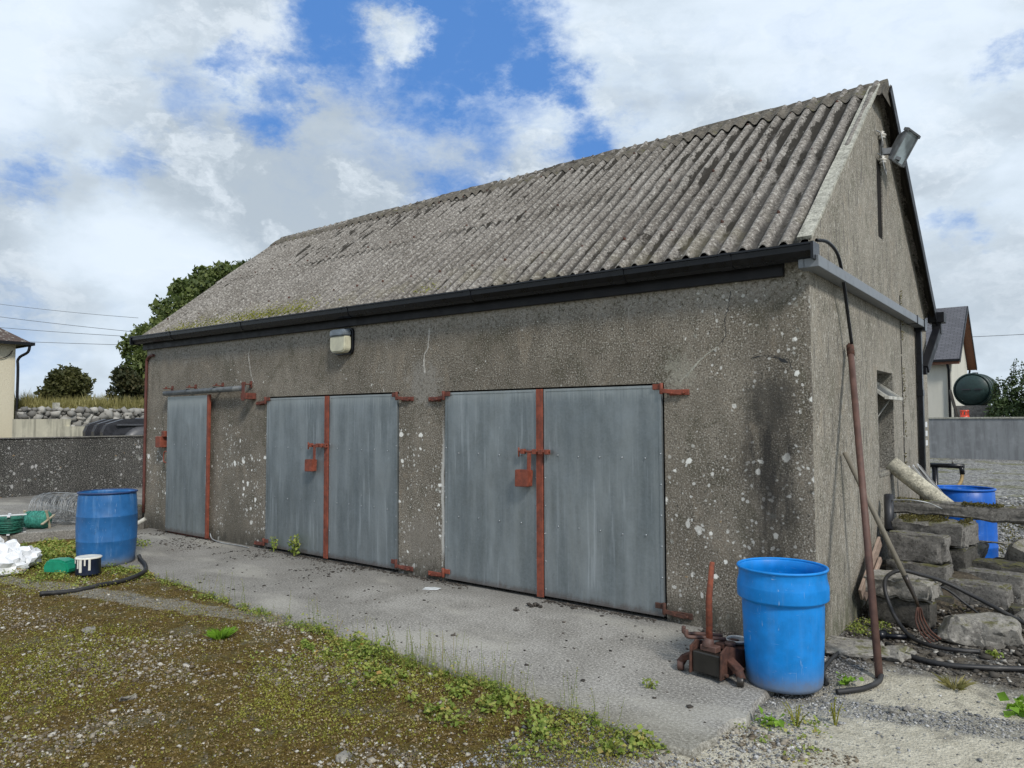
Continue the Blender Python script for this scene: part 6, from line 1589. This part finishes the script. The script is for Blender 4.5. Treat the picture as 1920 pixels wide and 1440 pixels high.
for k in range(22):
    a = random.uniform(-8.2, -6.4); c = random.uniform(-2.5, -1.95); P, S_ = weed_leaves(a, c, 0.13, 60, 0.024, 0.09); Pw.append(P); Sw.append(S_)
for k in range(26):
    a = random.uniform(-2.3, -0.2); c = -2.0 - random.uniform(0.05, 0.45); P, S_ = weed_leaves(a, c, random.uniform(0.05, 0.11), random.randint(20, 55), random.uniform(0.022, 0.036), random.uniform(0.05, 0.12)); Pw.append(P); Sw.append(S_)
for k in range(14):
    a = random.uniform(0.0, 0.45); c = random.uniform(-1.75, -1.15); P, S_ = weed_leaves(a, c, 0.07, 16, 0.020, 0.03); Pw.append(P); Sw.append(S_)
for k in range(16):
    a = random.uniform(0.03, 0.30); c = random.uniform(0.55, 1.1); P, S_ = weed_leaves(a, c, 0.08, 40, 0.016, 0.05); Pw.append(P); Sw.append(S_)
tag(link('weed_cover', leaves_mesh('weed_cover', np.concatenate(Pw), np.concatenate(Sw), up=0.55, aspect=0.85), M['leaf_weed']), 'low leafy green weeds growing along the broken edge of the concrete', 'weeds', kind='stuff')
# thin seed stalks rising from that edge
b = MB(); Pf = []
for k in range(150):
    bx_ = random.choice([random.uniform(-3.0, -0.4), random.uniform(-2.4, -1.2), random.uniform(-6, -0.4)])
    by = float(np.interp(bx_, [p[0] for p in edge[::-1]], [p[1] for p in edge[::-1]])) - random.uniform(0.0, 0.16); h_ = random.uniform(0.10, 0.30)
    z0 = float(gz(bx_, by)); ex = bx_ + random.gauss(0, .03); ey = by + random.gauss(0, .03)
    b.tube([(bx_, by, z0), ((bx_ + ex) / 2 + .004, (by + ey) / 2, z0 + h_ * .55), (ex, ey, z0 + h_)], [0.0016, 0.0013, 0.0008], 3, cap=False)
    for j in range(random.randint(5, 12)):
        q = random.uniform(0.15, 1); Pf.append((bx_ + (ex - bx_) * q + random.gauss(0, .010), by + (ey - by) * q + random.gauss(0, .010), z0 + h_ * q))
st_ = b.build('weed_stalks', M['leaf_weed'], recalc=False); tag(st_, 'thin seeding weed stalks standing along the concrete edge', 'weeds', kind='stuff')
link('seed_heads', leaves_mesh('seed_heads', np.array(Pf), RNG.uniform(0.006, 0.012, len(Pf))), M['leaf_sprig'], st_)['kind'] = 'stuff'

def plant(name, loc, n_, r, h_, lf, mat, label, stems=6, cat='weed', up=0.6, aspect=0.8):
    t = thing(name, (loc[0], loc[1], loc[2] if len(loc) > 2 else float(gz(loc[0], loc[1]))), 0, label, cat)
    b = MB(); P = []
    for s in range(stems):
        a = random.uniform(0, 6.28); ex, ey = r * math.cos(a) * random.random(), r * math.sin(a) * random.random(); hh = h_ * random.uniform(0.6, 1)
        b.tube([(ex * .1, ey * .1, -0.005), (ex * 0.5, ey * .5, hh * 0.6), (ex, ey, hh)], [0.004, 0.003, 0.0015], 5, cap=False)
        for j in range(max(1, n_ // stems)):
            q = random.uniform(0.2, 1.0); P.append((ex * q + random.gauss(0, lf * .5), ey * q + random.gauss(0, lf * .5), hh * q))
    b.build('stem', M[mat], t); link('leaves', leaves_mesh('leaves', np.array(P), RNG.uniform(0.6, 1.2, len(P)) * lf, up=up, aspect=aspect), M[mat], t)
    return t
plant('weed', (-6.36, -0.06, 0.0), 40, 0.05, 0.20, 0.035, 'leaf_weed', 'small upright weed at the foot of the left double door, left one', 3)
plant('weed', (-5.90, -0.09, 0.0), 110, 0.08, 0.26, 0.040, 'leaf_weed', 'taller bushy weed at the foot of the left double door beside the red strip', 6)
plant('weed', (-0.59, -1.39, 0.0), 34, 0.045, 0.055, 0.024, 'leaf_weed', 'lone green weed in the middle of the concrete left of the jack', 5)
plant('weed', (0.13, -1.38), 26, 0.05, 0.06, 0.050, 'leaf_bright', 'broad leaved green weed in front of the bright blue barrel', 5, up=0.5)
plant('weed', (0.24, -1.30), 50, 0.08, 0.12, 0.016, 'leaf_sprig', 'thin sprigged weed right in front of the bright blue barrel', 7)
plant('weed', (0.40, -1.16), 70, 0.05, 0.15, 0.014, 'leaf_sprig', 'wispy upright weed on the gravel right of the bright blue barrel', 7)
plant('weed', (0.30, -0.52), 22, 0.07, 0.07, 0.042, 'leaf_bright', 'round leaved weed between the bright blue barrel and the bent hose', 5, up=0.4, aspect=1.0)
plant('weed', (1.18, -0.42), 34, 0.07, 0.06, 0.065, 'leaf_bright', 'large leaved green weed on the pale ground at the right edge', 6, up=0.5)
plant('weed', (0.98, 0.62), 36, 0.06, 0.05, 0.032, 'leaf_weed', 'small weed in front of the big flat slab of broken concrete', 6)
plant('weed', (-0.36, -2.25), 60, 0.08, 0.10, 0.034, 'leaf_weed', 'leafy weed at the front tip of the concrete', 6)
plant('weed', (-9.35, -0.42), 90, 0.15, 0.16, 0.035, 'leaf_weed', 'clump of weeds at the step left of the sliding door', 8)
def grass_tuft(loc, n_, r, h_, mat, label):
    x0, y0 = loc; z0 = float(gz(x0, y0)); az = RNG.uniform(0, 6.28, n_); rr_ = RNG.uniform(0, r * 0.4, n_); hh = RNG.uniform(0.5, 1, n_) * h_; ln = RNG.uniform(0.1, 0.9, n_) * r
    bx_ = x0 + rr_ * np.cos(az); by = y0 + rr_ * np.sin(az); w_ = 0.0025
    V = np.zeros((n_, 4, 3)); px, py = -np.sin(az) * w_, np.cos(az) * w_
    V[:, 0] = np.stack([bx_ - px, by - py, np.full(n_, z0)], 1); V[:, 1] = np.stack([bx_ + px, by + py, np.full(n_, z0)], 1)
    V[:, 2] = np.stack([bx_ + ln * .4 * np.cos(az) + px * .7, by + ln * .4 * np.sin(az) + py * .7, z0 + hh * .7], 1); V[:, 3] = np.stack([bx_ + ln * np.cos(az), by + ln * np.sin(az), z0 + hh], 1)
    I = np.arange(n_ * 4).reshape(n_, 4); T = np.concatenate([I[:, [0, 1, 2]], I[:, [0, 2, 3]]])
    tag(link('grass_tuft', np_mesh('grass_tuft', V.reshape(-1, 3), T), M[mat]), label, 'grass tuft')
grass_tuft((-3.63, -2.36), 160, 0.11, 0.085, 'grass_blade', 'bright green grass tuft standing alone in the moss')
grass_tuft((0.85, -0.22), 60, 0.12, 0.07, 'dry_grass', 'dry brown grass tuft on the pale ground behind the large leaved weed')
grass_tuft((1.15, 3.3), 90, 0.16, 0.22, 'dry_grass', 'tall pale grass tuft growing beside the mossy chunk')
# moss on roof eaves, post and blocks
def moss_on(name, x, y, z, s, label, mat='leaf_moss'):
    tag(link(name, leaves_mesh(name, np.stack([x, y, z], 1), s), M[mat]), label, 'moss', kind='stuff')
n_ = 9000; x = RNG.uniform(-9.2, -2.8, n_); y = -0.06 + np.abs(RNG.normal(0, 0.10, n_)); k = vn(x * 1.3, x * 0 + 3) + RNG.normal(0, .12, n_) > 0.60 + (x > -6.0) * 0.14
x, y = x[k], y[k]; c = np.cos(2 * np.pi * x / PER)
moss_on('roof_moss', x, y, 2.86 + (y + 0.06) * .805 + 0.03 + 0.026 * c + RNG.uniform(0, 0.03, len(x)), RNG.uniform(0.012, 0.028, len(x)), 'yellow green moss along the shed roof edge above the gutter', 'leaf_sprig')
x = RNG.uniform(0.10, 1.2, 3200); y = 2.36 + (x - .63) * 0.05 + RNG.uniform(-0.06, 0.06, 3200); k = vn(x * 5, y * 5) > 0.45
moss_on('post_moss', x[k], y[k], np.full(k.sum(), 0.832) - (x[k] - .63) * 0.02 + RNG.uniform(-.01, 0.012, k.sum()), RNG.uniform(0.010, 0.022, k.sum()), 'moss and litter on top of the long concrete post')
x = RNG.uniform(0.16, 0.72, 2600); y = RNG.uniform(1.90, 2.30, 2600); k = vn(x * 5 + 2, y * 5) > 0.42
moss_on('block_moss', x[k], y[k], np.full(k.sum(), 0.703) + RNG.uniform(-.005, 0.012, k.sum()), RNG.uniform(0.010, 0.022, k.sum()), 'moss on the block under the long concrete post')
# sparse grass in the far gravel yard
x = RNG.uniform(0.4, 9, 5200); y = RNG.uniform(5, 28, 5200); k = (fbm(x, y, 0.45, 4) > 0.50) & in_view(x, y); x, y = x[k], y[k]
P = np.concatenate([np.stack([x + RNG.normal(0, .04, len(x)), y + RNG.normal(0, .04, len(x)), RNG.uniform(-.02, 0.07, len(x))], 1) for _ in range(5)])
tag(link('yard_grass', leaves_mesh('yard_grass', P, RNG.uniform(0.03, 0.08, len(P)), aspect=0.25), M['leaf_moss']), 'sparse grass growing through the gravel yard on the right', 'grass', kind='stuff')
